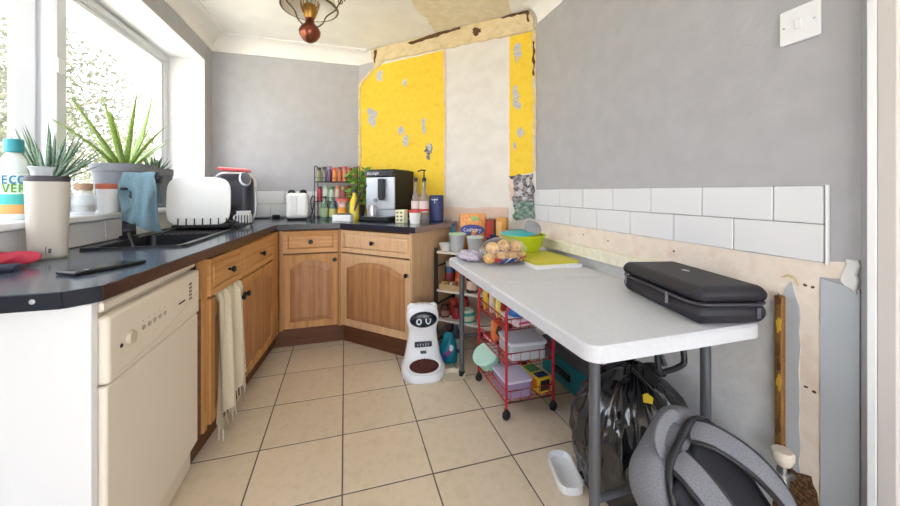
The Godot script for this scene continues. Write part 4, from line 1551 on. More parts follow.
func build_counter_things() -> void:
	var g := G.new()
	# ---- tall beige canister
	var c := thing("canister", "tall beige tapered canister with dark lid standing on the worktop", "canister", Vector3(-1.01, WT, -1.605), 0.55)
	c.scale = Vector3(0.76, 0.98, 0.76)
	var beige := mat(c8(198, 192, 182), 0.6)
	var sect := func(w: float, y: float) -> PackedVector3Array:
		var row := PackedVector3Array()
		for q in rrect(w, w * 0.9, w * 0.32, 6):
			row.push_back(Vector3(q.x, y, q.y))
		return row
	var rows := [sect.call(0.10, 0.0), sect.call(0.122, 0.004), sect.call(0.126, 0.012), sect.call(0.146, 0.27), sect.call(0.144, 0.277)]
	g.grid(rows, true, false)
	obj("body", g, beige, c)
	g = G.new()
	g.grid([sect.call(0.141, 0.277), sect.call(0.146, 0.281), sect.call(0.145, 0.292), sect.call(0.139, 0.297)], true, false)
	var top := PackedVector2Array()
	for q in sect.call(0.139, 0.0):
		top.push_back(Vector2(q.x, q.z))
	g.extrude(top, 0.290, 0.297, UPT)
	obj("lid", g, mat(c8(58, 54, 62), 0.5), c)
	g = G.new()
	g.lathe([[0.035, 0.297], [0.036, 0.315], [0.045, 0.328], [0.043, 0.331], [0.0, 0.331]], 24, T(-0.02, 0, 0.0))
	obj("clear_cap", g, glassy(Color(0.85, 0.87, 0.9), 0.45, 0.05), c)
	g = G.new()
	g.box(Vector3(-0.006, 0.035, 0.0585), Vector3(0.003, 0.024, 0.002), 0.0)
	g.box(Vector3(0.006, 0.031, 0.0585), Vector3(0.010, 0.016, 0.002), 0.0)
	obj("printed_mark", g, mat(c8(96, 92, 90), 0.6), c)
	# ---- phone
	var ph := thing("smartphone", "black smartphone lying on the dark worktop near its end", "phone", Vector3(-0.705, WT + 0.0005, -1.335), 1.06)
	g = G.new()
	g.rbox(Vector3(0, 0.0055, 0), Vector3(0.078, 0.010, 0.19), 0.0045, 3, Basis(Vector3.UP, 1.57))
	obj("case", g, M.black, ph)
	g = G.new()
	g.rbox(Vector3(0, 0.0106, 0), Vector3(0.178, 0.0015, 0.068), 0.0006, 2)
	obj("screen", g, M.black_gloss, ph)
	g = G.new()
	g.lathe([[0.006, 0.0], [0.005, 0.002], [0.0, 0.002]], 12, T(-0.06, 0.010, 0.024))
	obj("camera_lens", g, M.silver, ph)
	# ---- red cloth bundle by the wall
	var rc := thing("folded_cloth", "crumpled red cloth lying on the worktop beside the beige canister", "cloth", Vector3(-1.02, WT, -1.455))
	g = G.new()
	g.patch(func(u: float, v: float) -> Vector3:
		var a := u * TAU
		var e := sin(v * PI)
		var rr := 0.055 * e * (1.0 + 0.18 * sin(a * 3.0 + v * 5.0))
		return Vector3(cos(a) * rr * 1.25, 0.022 * (1.0 - cos(v * PI)) * (1.0 + 0.25 * sin(a * 5.0 + v * 8.0) * e), sin(a) * rr), 28, 14, true)
	obj("cloth", g, relief(mat(c8(186, 52, 74), 0.9), 0.2, 0.4), rc)
	var dk := thing("dark_pouch", "flat dark blue pouch under the edge of the red cloth", "pouch", Vector3(-0.985, WT, -1.36), 0.3)
	g = G.new()
	g.rbox(Vector3(0, 0.010, 0), Vector3(0.11, 0.02, 0.06), 0.009, 4)
	obj("pouch", g, mat(c8(44, 46, 66), 0.8), dk)
	# ---- dish rack on the drainer with a white chopping board
	var rk := thing("dish_rack", "black plastic dish rack with prongs on the sink drainer", "dish rack", Vector3(-0.842, WT + 0.0105, -2.60))
	g = G.new()
	g.box(Vector3(0, 0.010, 0.0), Vector3(0.30, 0.008, 0.23), 0.003)
	for s in [-1, 1]:
		g.box(Vector3(0, 0.016, s * 0.112), Vector3(0.30, 0.018, 0.008), 0.002)
		g.box(Vector3(s * 0.147, 0.016, 0), Vector3(0.008, 0.018, 0.23), 0.002)
		g.box(Vector3(s * 0.12, 0.004, 0), Vector3(0.03, 0.008, 0.2), 0.002)
	obj("tray", g, M.black, rk)
	for k in 7:
		for s in [0.075, 0.035]:
			g = G.new()
			g.rbox(Vector3(-0.132 + 0.043 * k, 0.038, s), Vector3(0.007, 0.05, 0.007), 0.003, 3)
			obj("prong", g, M.black, rk)
	g = G.new()
	g.box(Vector3(0.195, 0.012, -0.03), Vector3(0.085, 0.012, 0.14), 0.003)
	obj("cutlery_tray", g, M.black, rk)
	for k in 5:
		for s in 2:
			g = G.new()
			g.rbox(Vector3(0.165 + 0.017 * k, 0.045, 0.025 - 0.1 * s), Vector3(0.006, 0.06, 0.006), 0.0028, 3)
			obj("prong", g, M.black if s == 0 else M.white, rk)
	var cb := thing("chopping_board", "large white rounded chopping board upright in the dish rack", "chopping board", Vector3(-0.872, WT + 0.026, -2.545))
	g = G.new()
	var bp := PackedVector2Array()
	for k in 64:
		var a := TAU * k / 64
		var ca := cos(a)
		var sa := sin(a)
		var e := 4.5
		var rr := pow(pow(absf(ca), e) + pow(absf(sa), e), -1.0 / e)
		bp.push_back(Vector2(ca * rr * 0.172, 0.152 + sa * rr * 0.152))
	g.extrude(bp, -0.006, 0.006, T(0, 0, 0, 0, -0.06), 0.002)
	obj("board", g, mat(c8(244, 244, 242), 0.45), cb)
	# ---- white mug
	var mg := thing("mug", "white mug standing between the dish rack and the corner", "mug", Vector3(-0.715, WT, -2.92))
	g = G.new()
	g.lathe([[0.0, 0.0], [0.036, 0.0], [0.042, 0.006], [0.047, 0.095], [0.043, 0.095], [0.038, 0.01], [0.0, 0.008]], 26)
	obj("body", g, M.white, mg)
	g = G.new()
	g.tube(arc(Vector3(-0.030, 0.075, 0.03), Vector3(-0.028, 0.022, 0.03), Vector3(-0.022, 0, 0.022), 10), 0.006, 7)
	obj("handle", g, M.white, mg)
	# ---- multi cooker with slanted panel
	var mc := thing("air_fryer", "dark air fryer with white shell and oval control panel", "air fryer", Vector3(-0.845, WT, -3.21), 0.12)
	g = G.new()
	g.rbox(Vector3(0.0, 0.195, 0.0), Vector3(0.27, 0.37, 0.31), 0.07, 6, Basis(), func(q: Vector3) -> Vector3: return Vector3(q.x, q.y, q.z - 0.12 * maxf(0.0, q.y) * 0.6))
	obj("body", g, mat(c8(46, 42, 56), 0.3), mc)
	g = G.new()
	g.rbox(Vector3(0.0, 0.205, -0.035), Vector3(0.284, 0.385, 0.25), 0.075, 6, Basis(), func(q: Vector3) -> Vector3: return Vector3(q.x, q.y, q.z - 0.06 * maxf(0.0, q.y)))
	obj("shell", g, M.white, mc)
	g = G.new()
	g.lathe([[0.0, 0.016], [0.036, 0.015], [0.045, 0.008], [0.047, 0.0]], 28, T(0.085, 0.335, 0.150, 0.3, 1.15, 0), 0.9, 1.35)
	obj("panel_rim", g, M.silver, mc)
	g = G.new()
	g.lathe([[0.0, 0.0195], [0.032, 0.0185], [0.037, 0.015]], 28, T(0.085, 0.335, 0.150, 0.3, 1.15, 0), 0.9, 1.35)
	obj("control_panel", g, mat(c8(96, 98, 108), 0.3), mc)
	g = G.new()
	g.rbox(Vector3(-0.01, 0.12, 0.165), Vector3(0.10, 0.035, 0.035), 0.012, 4)
	obj("drawer_handle", g, M.black, mc)
	g = G.new()
	g.tube(smooth_path([Vector3(0.138, 0.27, 0.06), Vector3(0.15, 0.2, 0.08), Vector3(0.148, 0.06, 0.09), Vector3(0.125, 0.015, 0.09)]), 0.012, 8)
	obj("side_trim", g, M.silver, mc)
	var pk := thing("pink_tray", "red and white plastic tray lying on top of the air fryer", "tray", Vector3(-0.86, WT + 0.3985, -3.25), 0.1)
	g = G.new()
	g.rbox(Vector3(0, 0.014, 0), Vector3(0.22, 0.018, 0.17), 0.008, 4, Basis(Vector3(0, 0, 1), -0.06))
	obj("tray", g, mat(c8(226, 92, 96), 0.4), pk)
	g = G.new()
	g.rbox(Vector3(0.0, 0.026, 0), Vector3(0.20, 0.008, 0.15), 0.003, 3, Basis(Vector3(0, 0, 1), -0.06))
	obj("liner", g, mat(c8(240, 200, 202), 0.5), pk)
	# ---- white toaster
	var to := thing("toaster", "white upright toaster with two dark knobs by the tiled back wall", "toaster", Vector3(-0.395, WT, -3.31), 0.1)
	g = G.new()
	g.rbox(Vector3(0, 0.12, 0), Vector3(0.17, 0.215, 0.27), 0.03, 5)
	obj("body", g, M.white, to)
	g = G.new()
	g.rbox(Vector3(0, 0.010, 0), Vector3(0.155, 0.016, 0.25), 0.006, 3)
	obj("base", g, M.black, to)
	g = G.new()
	g.rbox(Vector3(-0.028, 0.12, 0.136), Vector3(0.05, 0.17, 0.006), 0.003, 3)
	obj("end_panel", g, mat(c8(226, 226, 224), 0.4), to)
	for s in [-1, 1]:
		g = G.new()
		g.lathe([[0.03, 0.0], [0.03, 0.01], [0.022, 0.026], [0.0, 0.032]], 18, T(s * 0.045, 0.225, 0.06))
		obj("knob", g, M.black, to)
		g = G.new()
		g.box(Vector3(s * 0.04, 0.2285, -0.03), Vector3(0.03, 0.003, 0.12), 0.0)
		obj("slot", g, M.black, to)
	g = G.new()
	g.tube(smooth_path([Vector3(-0.295, WT + 0.006, -3.34), Vector3(-0.275, WT + 0.08, -3.36), Vector3(-0.265, WT + 0.17, -3.37), Vector3(-0.278, WT + 0.20, -3.38), Vector3(-0.296, WT + 0.15, -3.40), Vector3(-0.285, WT + 0.06, -3.42), Vector3(-0.27, WT + 0.005, -3.43)]), 0.0045, 6)
	tag(obj("power_cable", g, M.black), "looped black cable standing beside the white toaster", "cable")
	g = G.new()
	g.tube(smooth_path([Vector3(-0.80, WT + 0.006, -3.44), Vector3(-0.66, WT + 0.006, -3.42), Vector3(-0.60, WT + 0.02, -3.44), Vector3(-0.52, WT + 0.006, -3.43)]), 0.0045, 6)
	g.rbox(Vector3(-0.59, WT + 0.018, -3.455), Vector3(0.06, 0.03, 0.035), 0.008, 3)
	tag(obj("power_lead", g, M.black), "black power lead lying along the back of the worktop", "cable")


func jar_thing(called: String, label: String, at: Vector3, r: float, h: float, body: Color, lid: Color, group := "", band = null) -> Node3D:
	var t := thing(called, label, "jar", at, 0.0, group)
	var g := G.new()
	g.lathe([[0.0, 0.0], [r * 0.95, 0.0], [r, h * 0.04], [r, h * 0.66], [r * 0.8, h * 0.78], [r * 0.8, h * 0.8]], 14)
	obj("body", g, mat(body, 0.25), t)
	g = G.new()
	g.lathe([[r * 0.82, h * 0.79], [r * 0.86, h * 0.8], [r * 0.86, h * 0.99], [r * 0.8, h], [0.0, h]], 14)
	obj("lid", g, mat(lid, 0.4), t)
	if band != null:
		g = G.new()
		g.lathe([[r * 1.01, h * 0.15], [r * 1.015, h * 0.16], [r * 1.015, h * 0.55], [r * 1.01, h * 0.56]], 14)
		obj("label", g, mat(band, 0.6), t)
	return t


func bottle_thing(called: String, label: String, at: Vector3, r: float, h: float, m: Material, cap: Color, band = null, group := "") -> Node3D:
	var t := thing(called, label, "bottle", at, 0.0, group)
	var g := G.new()
	g.lathe([[0.0, 0.0], [r * 0.94, 0.0], [r, h * 0.03], [r, h * 0.55], [r * 0.85, h * 0.64], [r * 0.42, h * 0.76], [r * 0.36, h * 0.9]], 18)
	obj("body", g, m, t)
	g = G.new()
	g.lathe([[r * 0.40, h * 0.88], [r * 0.44, h * 0.89], [r * 0.44, h * 0.99], [r * 0.38, h], [0.0, h]], 14)
	obj("cap", g, mat(cap, 0.4), t)
	if band != null:
		g = G.new()
		g.lathe([[r * 1.005, h * 0.12], [r * 1.015, h * 0.125], [r * 1.015, h * 0.48], [r * 1.005, h * 0.485]], 18)
		obj("label", g, mat(band, 0.6), t)
	return t


func build_corner_things() -> void:
	var g := G.new()
	# ---- two-tier spice rack
	var tr := -0.16
	var sr := thing("spice_rack", "two tier black wire spice rack in the back corner", "rack", Vector3(-0.065, WT, -3.345), tr)
	for s in [-1, 1]:
		for z in [-0.06, 0.06]:
			g = G.new()
			g.tube([Vector3(s * 0.185, 0.0, z), Vector3(s * 0.185, 0.46, z)], 0.004, 6)
			obj("post", g, M.black, sr)
		g = G.new()
		g.tube([Vector3(s * 0.185, 0.46, -0.06), Vector3(s * 0.185, 0.47, 0.0), Vector3(s * 0.185, 0.46, 0.06)], 0.004, 6)
		obj("top_rail", g, M.black, sr)
	for y in [0.15, 0.325]:
		g = G.new()
		g.box(Vector3(0, y, 0), Vector3(0.366, 0.008, 0.124), 0.002)
		obj("shelf", g, M.black, sr)
		g = G.new()
		g.tube([Vector3(-0.185, y + 0.035, 0.062), Vector3(0.185, y + 0.035, 0.062)], 0.0025, 6)
		obj("rail", g, M.black, sr)
	var bs := sr.transform
	var up_cols := [[c8(150, 148, 110), c8(60, 58, 52)], [c8(126, 130, 116), c8(58, 62, 60)], [c8(110, 70, 112), c8(160, 130, 170)], [c8(226, 138, 60), c8(216, 76, 40)], [c8(196, 100, 56), c8(150, 50, 34)], [c8(214, 120, 84), c8(200, 60, 48)], [c8(206, 148, 70), c8(178, 64, 40)], [c8(176, 96, 60), c8(120, 52, 36)]]
	var sp := ["olive", "grey green", "purple", "bright orange", "rust red", "salmon", "amber", "brown"]
	for k in up_cols.size():
		jar_thing("spice_jar", "%s spice jar on the upper tier of the wire rack" % sp[k], bs * Vector3(-0.16 + 0.0455 * k, 0.3295, 0.005), 0.0205, 0.125 + 0.006 * (k % 3), up_cols[k][0], up_cols[k][1], "spice jars on the upper tier")
	var lo_cols := [[c8(190, 60, 74), c8(120, 30, 44)], [c8(214, 226, 210), c8(180, 200, 178)], [c8(196, 214, 190), c8(90, 150, 80)], [c8(222, 190, 170), c8(206, 120, 96)], [c8(170, 70, 84), c8(200, 160, 60)], [c8(196, 92, 80), c8(150, 44, 40)], [c8(226, 160, 80), c8(200, 90, 50)]]
	var sq := ["crimson", "milky white", "green topped", "peach", "plum coloured", "brick red", "golden"]
	for k in lo_cols.size():
		jar_thing("spice_jar", "%s spice jar on the lower tier of the wire rack" % sq[k], bs * Vector3(-0.155 + 0.052 * k, 0.1545, 0.005), 0.0225, 0.13 + 0.008 * (k % 2), lo_cols[k][0], lo_cols[k][1], "spice jars on the lower tier")
	# ---- bottles in front of the rack
	var green := glassy(Color(0.42, 0.55, 0.46), 0.72, 0.08)
	bottle_thing("oil_bottle", "green glass bottle with dark cap in front of the spice rack", Vector3(-0.168, WT, -3.215), 0.033, 0.20, green, c8(60, 70, 60), c8(150, 170, 130))
	bottle_thing("oil_bottle", "grey green glass bottle touching the spice rack", Vector3(-0.098, WT, -3.205), 0.033, 0.19, glassy(Color(0.4, 0.5, 0.48), 0.75, 0.08), c8(70, 84, 76), c8(196, 196, 120))
	jar_thing("sauce_jar", "orange sauce jar behind the small white tray", Vector3(-0.022, WT, -3.13), 0.038, 0.135, c8(226, 148, 40), c8(232, 196, 190), "", c8(240, 170, 60))
	var pkb := thing("snack_tub", "pink and white tub resting on the orange sauce jar", "tub", Vector3(-0.022, WT + 0.1355, -3.13))
	g = G.new()
	g.lathe([[0.0, 0.0], [0.036, 0.0], [0.05, 0.028], [0.052, 0.034], [0.0, 0.04]], 20)
	obj("tub", g, mat(c8(232, 180, 170), 0.5), pkb)
	g = G.new()
	g.lathe([[0.0525, 0.026], [0.054, 0.032], [0.052, 0.041], [0.0, 0.043]], 20)
	obj("lid", g, mat(c8(228, 92, 90), 0.5), pkb)
	bottle_thing("sauce_bottle", "yellow squeezy bottle with black cap beside the coffee machine", Vector3(0.075, WT, -3.055), 0.038, 0.26, mat(c8(238, 206, 44), 0.35), c8(34, 34, 56), c8(240, 220, 90))
	# ---- basil in a pot
	var ba := thing("herb_plant", "leafy green basil plant behind the yellow sauce bottle", "plant", Vector3(0.115, WT, -3.22))
	g = G.new()
	g.lathe([[0.0, 0.0], [0.045, 0.0], [0.058, 0.12], [0.052, 0.12], [0.0, 0.11]], 20)
	obj("pot", g, mat(c8(80, 76, 74), 0.7), ba)
	var r := RandomNumberGenerator.new()
	r.seed = 9
	for k in 110:
		var a := r.randf() * TAU
		var h := r.randf_range(0.14, 0.44)
		var rr := r.randf_range(0.01, 0.085)
		var p := Vector3(cos(a) * rr, h, sin(a) * rr)
		g = G.new()
		g.blade(p, Vector3(cos(a), r.randf_range(-0.5, 0.6), sin(a)), Vector3(r.randf_range(-1, 1), 0.6, r.randf_range(-1, 1)), r.randf_range(0.045, 0.07), 0.045, 0.003, 0.7, 5)
		obj("leaf", g, M.leaf if k % 3 else mat(c8(146, 186, 84), 0.55), ba)
	for k in 6:
		var a := k * 1.05
		g = G.new()
		g.tube([Vector3(0, 0.10, 0), Vector3(cos(a) * 0.03, 0.25, sin(a) * 0.03), Vector3(cos(a) * 0.05, 0.40, sin(a) * 0.05)], 0.002, 5)
		obj("stem", g, M.leaf, ba)
	# ---- small white tray with odds and ends
	var ty := thing("small_tray", "small white rectangular tray on the worktop by the coffee machine", "tray", Vector3(-0.015, WT, -2.945), -0.35)
	g = G.new()
	g.ring(rrect(0.15, 0.085, 0.012, 4), rrect(0.142, 0.077, 0.010, 4), 0.002, 0.055, UPT)
	g.box(Vector3(0, 0.004, 0), Vector3(0.146, 0.006, 0.081), 0.001)
	obj("tray", g, M.white_matt, ty)
	var od := thing("dark_scrubber", "dark green scrubbing pad in the small white tray", "pad", ty.transform * Vector3(0.01, 0.0075, 0), -0.35)
	g = G.new()
	g.rbox(Vector3(0, 0.028, 0), Vector3(0.11, 0.055, 0.055), 0.012, 4)
	obj("pad", g, mat(c8(40, 58, 62), 0.9), od)
	# ---- coffee machine
	var cm := thing("coffee_machine", "silver and black bean-to-cup coffee machine on the diagonal worktop", "coffee machine", Vector3(0.268, WT, -2.89), -0.70)
	g = G.new()
	g.box(Vector3(0.0, 0.215, -0.17), Vector3(0.272, 0.40, 0.30), 0.006)
	obj("body", g, mat(c8(30, 32, 44), 0.55), cm)
	g = G.new()
	g.box(Vector3(0, 0.385, -0.005), Vector3(0.276, 0.055, 0.035), 0.006)
	obj("top_band", g, M.black_gloss, cm)
	letters("DeLonghi", 0.020, M.silver, cm, T(-0.055, 0.385, 0.0135), 0.001)
	g = G.new()
	g.box(Vector3(0, 0.225, -0.012), Vector3(0.272, 0.262, 0.02), 0.004)
	obj("front_panel", g, M.silver, cm)
	g = G.new()
	g.box(Vector3(0, 0.07, -0.02), Vector3(0.272, 0.055, 0.012), 0.003)
	obj("lower_panel", g, M.silver, cm)
	g = G.new()
	g.box(Vector3(0.0, 0.395, -0.15), Vector3(0.26, 0.05, 0.26), 0.01)
	obj("lid", g, M.black, cm)
	g = G.new()
	g.box(Vector3(0.028, 0.265, 0.012), Vector3(0.05, 0.155, 0.05), 0.006)
	g.box(Vector3(0.028, 0.18, 0.02), Vector3(0.036, 0.02, 0.03), 0.004)
	obj("coffee_spout", g, M.black, cm)
	g = G.new()
	g.lathe([[0.016, 0.0], [0.015, 0.016], [0.0, 0.018]], 18, T(-0.04, 0.17, -0.002, 0, PI / 2))
	obj("dial", g, mat(c8(150, 152, 158), 0.3, 0.6), cm)
	g = G.new()
	g.box(Vector3(0.0, 0.022, 0.03), Vector3(0.27, 0.036, 0.12), 0.008)
	obj("drip_tray", g, M.black, cm)
	g = G.new()
	g.box(Vector3(0.0, 0.041, 0.03), Vector3(0.22, 0.004, 0.09), 0.001)
	obj("grille", g, M.steel, cm)
	g = G.new()
	g.tube(smooth_path([Vector3(-0.135, 0.27, -0.02), Vector3(-0.17, 0.24, 0.01), Vector3(-0.20, 0.13, 0.04), Vector3(-0.21, 0.08, 0.05)]), [0.006, 0.006, 0.006, 0.006, 0.006, 0.008, 0.009, 0.010, 0.010, 0.010, 0.009, 0.008, 0.007, 0.006, 0.006, 0.006], 8)
	g.rbox(Vector3(-0.135, 0.285, -0.012), Vector3(0.022, 0.022, 0.03), 0.008, 3)
	obj("steam_wand", g, M.black, cm)
	var mj := thing("milk_jug", "small steel milk jug on the drip tray of the coffee machine", "jug", cm.transform * Vector3(-0.05, 0.0432, 0.035), -0.7)
	g = G.new()
	g.lathe([[0.0, 0.0], [0.033, 0.0], [0.036, 0.02], [0.03, 0.065], [0.032, 0.085], [0.03, 0.085], [0.028, 0.066], [0.033, 0.02], [0.0, 0.004]], 22)
	obj("body", g, M.steel, mj)
	g = G.new()
	g.tube(arc(Vector3(0.031, 0.075, 0), Vector3(0.034, 0.02, 0), Vector3(0.022, 0, 0), 8), 0.004, 6)
	obj("handle", g, M.steel, mj)
	# ---- bottles and tubs at the end of the worktop
	var glass := glassy(Color(0.62, 0.56, 0.56), 0.5, 0.06)
	for k in 2:
		var at: Vector3 = [Vector3(0.545, WT, -2.79), Vector3(0.60, WT, -2.73)][k]
		var sb := thing("syrup_bottle", ["clear syrup bottle next to the coffee machine", "syrup bottle with black pump beside the blue canister"][k], "bottle", at)
		g = G.new()
		g.lathe([[0.0, 0.0], [0.034, 0.0], [0.036, 0.006], [0.036, 0.17], [0.028, 0.205], [0.0145, 0.24], [0.0135, 0.325]], 22)
		obj("body", g, glass, sb)
		g = G.new()
		g.lathe([[0.0365, 0.075], [0.037, 0.078], [0.037, 0.16], [0.0365, 0.163]], 22)
		obj("label", g, mat(c8(232, 214, 210), 0.6), sb)
		g = G.new()
		g.lathe([[0.0372, 0.085], [0.0376, 0.087], [0.0376, 0.10], [0.0372, 0.102]], 22)
		obj("label_band", g, mat(c8(196, 52, 56), 0.6), sb)
		g = G.new()
		if k == 1:
			g.lathe([[0.016, 0.318], [0.018, 0.322], [0.017, 0.345], [0.006, 0.35], [0.005, 0.40], [0.0, 0.40]], 14)
			g.tube([Vector3(0.012, 0.405, 0.0), Vector3(-0.02, 0.408, 0.012), Vector3(-0.055, 0.395, 0.03)], 0.006, 8)
			obj("pump", g, M.black, sb)
		else:
			g.lathe([[0.0145, 0.32], [0.016, 0.322], [0.016, 0.35], [0.0, 0.352]], 14)
			obj("cap", g, mat(c8(70, 52, 50), 0.4), sb)
	for q in [["white tub with a red band in front of the syrup bottles", Vector3(0.505, WT, -2.615), 0.045, 0.10, c8(238, 236, 232), c8(214, 74, 66)]]:
		var tb := thing("plastic_tub", q[0], "tub", q[1])
		g = G.new()
		g.lathe([[0.0, 0.0], [q[2] * 0.85, 0.0], [q[2], q[3] * 0.86]], 24)
		obj("body", g, mat(q[4], 0.4), tb)
		g = G.new()
		g.lathe([[q[2] * 0.99, q[3] * 0.80], [q[2] * 1.07, q[3] * 0.81], [q[2] * 1.07, q[3] * 0.98], [q[2], q[3]], [0.0, q[3]]], 24)
		obj("lid", g, mat(q[5], 0.4), tb)
	var ct := thing("egg_carton", "pale cream carton with cut-out windows at the worktop edge", "carton", Vector3(0.415, WT, -2.69), -0.7)
	g = G.new()
	g.rbox(Vector3(0, 0.05, 0), Vector3(0.078, 0.10, 0.06), 0.006, 3)
	obj("carton", g, mat(c8(236, 228, 190), 0.7), ct)
	for k in 6:
		g = G.new()
		g.rbox(Vector3(-0.018 + 0.034 * (k % 2), 0.022 + 0.028 * (k / 2), 0.0305), Vector3(0.018, 0.012, 0.003), 0.001, 2)
		obj("window", g, mat(c8(84, 96, 84), 0.6), ct)
	var bc := thing("blue_canister", "dark blue canister with a white printed crest by the yellow wall", "canister", Vector3(0.705, WT, -2.745), -0.5)
	g = G.new()
	g.lathe([[0.0, 0.0], [0.05, 0.0], [0.056, 0.005], [0.058, 0.205], [0.054, 0.21], [0.0, 0.21]], 28)
	obj("body", g, mat(c8(48, 58, 110), 0.45), bc)
	g = G.new()
	g.tube([Vector3(-0.025, 0.178, 0.0545), Vector3(-0.012, 0.172, 0.059), Vector3(0.0, 0.18, 0.061), Vector3(0.012, 0.172, 0.059), Vector3(0.026, 0.18, 0.0545)], 0.004, 5)
	g.tube([Vector3(0.0, 0.175, 0.0605), Vector3(0.002, 0.145, 0.0608)], 0.003, 5)
	obj("printed_crest", g, mat(c8(226, 228, 236), 0.5), bc)


func build_shelf_unit() -> void:
	var o := Vector3(0.628, 0, -2.520)
	var su := thing("shelf_unit", "narrow dark framed shelf unit with white shelves beside the diagonal cabinet", "shelf unit", o, -PI / 4)
	var g: G
	for x in [0.012, 0.49]:
		for z in [-0.012, -0.288]:
			g = G.new()
			g.box(Vector3(x, 0.37, z), Vector3(0.022, 0.74, 0.022), 0.002)
			obj("post", g, mat(c8(46, 40, 40), 0.5), su)
	for y in [0.223, 0.436, 0.715]:
		g = G.new()
		g.box(Vector3(0.251, y - 0.007, -0.15), Vector3(0.455, 0.016, 0.30), 0.002)
		obj("shelf", g, mat(c8(226, 218, 208), 0.5), su)
	for x in [0.012, 0.49]:
		for y in [0.05, 0.32, 0.60]:
			g = G.new()
			g.box(Vector3(x, y, -0.15), Vector3(0.010, 0.012, 0.254), 0.001)
			obj("side_bar", g, mat(c8(46, 40, 40), 0.5), su)
	var L := su.transform
	var top := 0.7165
	var mid := 0.4375
	var low := 0.2245
	# ---- top shelf
	var bw := thing("white_bowl", "small white plastic bowl on the top shelf beside the cabinet", "bowl", L * Vector3(0.068, top, -0.055))
	g = G.new()
	g.lathe([[0.0, 0.0], [0.034, 0.0], [0.05, 0.05], [0.053, 0.055], [0.047, 0.052], [0.03, 0.006], [0.0, 0.006]], 24)
	obj("bowl", g, M.white_matt, bw)
	var tubs := [[Vector3(0.155, top, -0.075), 0.060, 0.115, "cloudy plastic tub on the top shelf with a green lid"], [Vector3(0.30, top, -0.07), 0.058, 0.10, "clear plastic tub on the top shelf by the table edge"]]
	for k in 2:
		var q: Array = tubs[k]
		var tb := thing("food_tub", q[3], "tub", L * (q[0] as Vector3))
		g = G.new()
		g.lathe([[0.0, 0.0], [q[1] * 0.78, 0.0], [q[1], q[2]], [q[1] * 1.05, q[2]], [q[1] * 1.05, q[2] + 0.006], [q[1] * 0.97, q[2] + 0.006], [q[1] * 0.75, 0.004], [0.0, 0.004]], 26)
		obj("tub", g, M.cloudy, tb)
		g = G.new()
		g.lathe([[q[1] * 0.7, 0.006], [q[1] * 0.84, q[2] * 0.6], [0.0, q[2] * 0.66]], 20)
		obj("contents", g, mat(c8(206, 214, 214), 0.8), tb)
		g = G.new()
		g.lathe([[q[1] * 1.08, q[2] + 0.0065], [q[1] * 1.1, q[2] + 0.010], [q[1] * 1.05, q[2] + 0.016], [0.0, q[2] + 0.018]], 26)
		obj("lid", g, mat(c8(176, 214, 178), 0.5) if k == 0 else mat(c8(206, 222, 214), 0.5), tb)
	bottle_thing("spray_bottle", "slim blue bottle at the back of the top shelf", L * Vector3(0.05, top, -0.20), 0.03, 0.19, mat(c8(34, 128, 170), 0.3), c8(40, 90, 130))
	var pl := thing("snack_bag", "orange crisp bag with a dark blue name band on the top shelf", "bag", L * Vector3(0.222, top, -0.205), -0.5)
	g = G.new()
	g.patch(func(u: float, v: float) -> Vector3:
		var a := u * TAU
		var f := sin(clampf(v, 0.0, 1.0) * PI)
		var dd := 0.004 + 0.035 * pow(maxf(f, 0.0), 0.6)
		return Vector3(cos(a) * 0.105 * (0.93 + 0.07 * f), 0.27 * v, sin(a) * dd * (1.0 + 0.12 * sin(a * 7.0 + v * 9.0))), 36, 16, true)
	obj("bag", g, relief(speckle([c8(226, 140, 70), c8(240, 178, 110)], [0.3, 0.7], 0.03, 5.0, 0.4, 95), 0.05, 0.6), pl)
	g = G.new()
	g.extrude(blob(Vector2(0, 0.15), 0.092, 0.04, 0.02, 4, 28), 0.036, 0.0395, Transform3D())
	obj("name_band", g, mat(c8(72, 78, 150), 0.5), pl)
	letters("Cadbury", 0.026, M.white, pl, T(0, 0.15, 0.0402), 0.002)
	g = G.new()
	g.rbox(Vector3(0.02, 0.235, 0.03), Vector3(0.05, 0.03, 0.012), 0.005, 3)
	obj("green_flash", g, mat(c8(150, 204, 130), 0.5), pl)
	var cx := [[Vector3(0.372, top, -0.21), Vector3(0.06, 0.235, 0.10), c8(140, 66, 46), c8(196, 40, 44), "brown carton with a red side on the top shelf"], [Vector3(0.448, top, -0.22), Vector3(0.075, 0.245, 0.08), c8(214, 148, 72), c8(236, 186, 120), "orange cardboard box at the end of the top shelf"]]
	for q in cx:
		var t := thing("food_carton", q[4], "carton", L * (q[0] as Vector3), -PI / 4 + 0.15)
		g = G.new()
		g.box(Vector3(0, q[1].y / 2, 0), q[1], 0.0015)
		obj("carton", g, mat(q[2], 0.6), t)
		g = G.new()
		g.box(Vector3(-q[1].x * 0.18, q[1].y * 0.5, q[1].z / 2 + 0.0008), Vector3(q[1].x * 0.5, q[1].y * 0.8, 0.0015), 0.0)
		obj("printed_panel", g, mat(q[3], 0.6), t)
	# ---- middle shelf
	jar_thing("food_jar", "tall blue and white tin on the middle shelf", L * Vector3(0.065, mid, -0.12), 0.034, 0.19, c8(70, 110, 150), c8(200, 204, 208), "", c8(150, 60, 60))
	jar_thing("food_jar", "dark red jar on the middle shelf", L * Vector3(0.128, mid, -0.17), 0.032, 0.16, c8(120, 34, 32), c8(160, 40, 40))
	jar_thing("food_jar", "orange jar on the middle shelf", L * Vector3(0.17, mid, -0.095), 0.038, 0.15, c8(206, 92, 48), c8(190, 60, 44), "", c8(226, 130, 70))
	jar_thing("food_jar", "brown spread jar with a pale label by the shelf end", L * Vector3(0.285, mid, -0.06), 0.045, 0.15, c8(52, 34, 30), c8(232, 230, 226), "", c8(226, 196, 180))
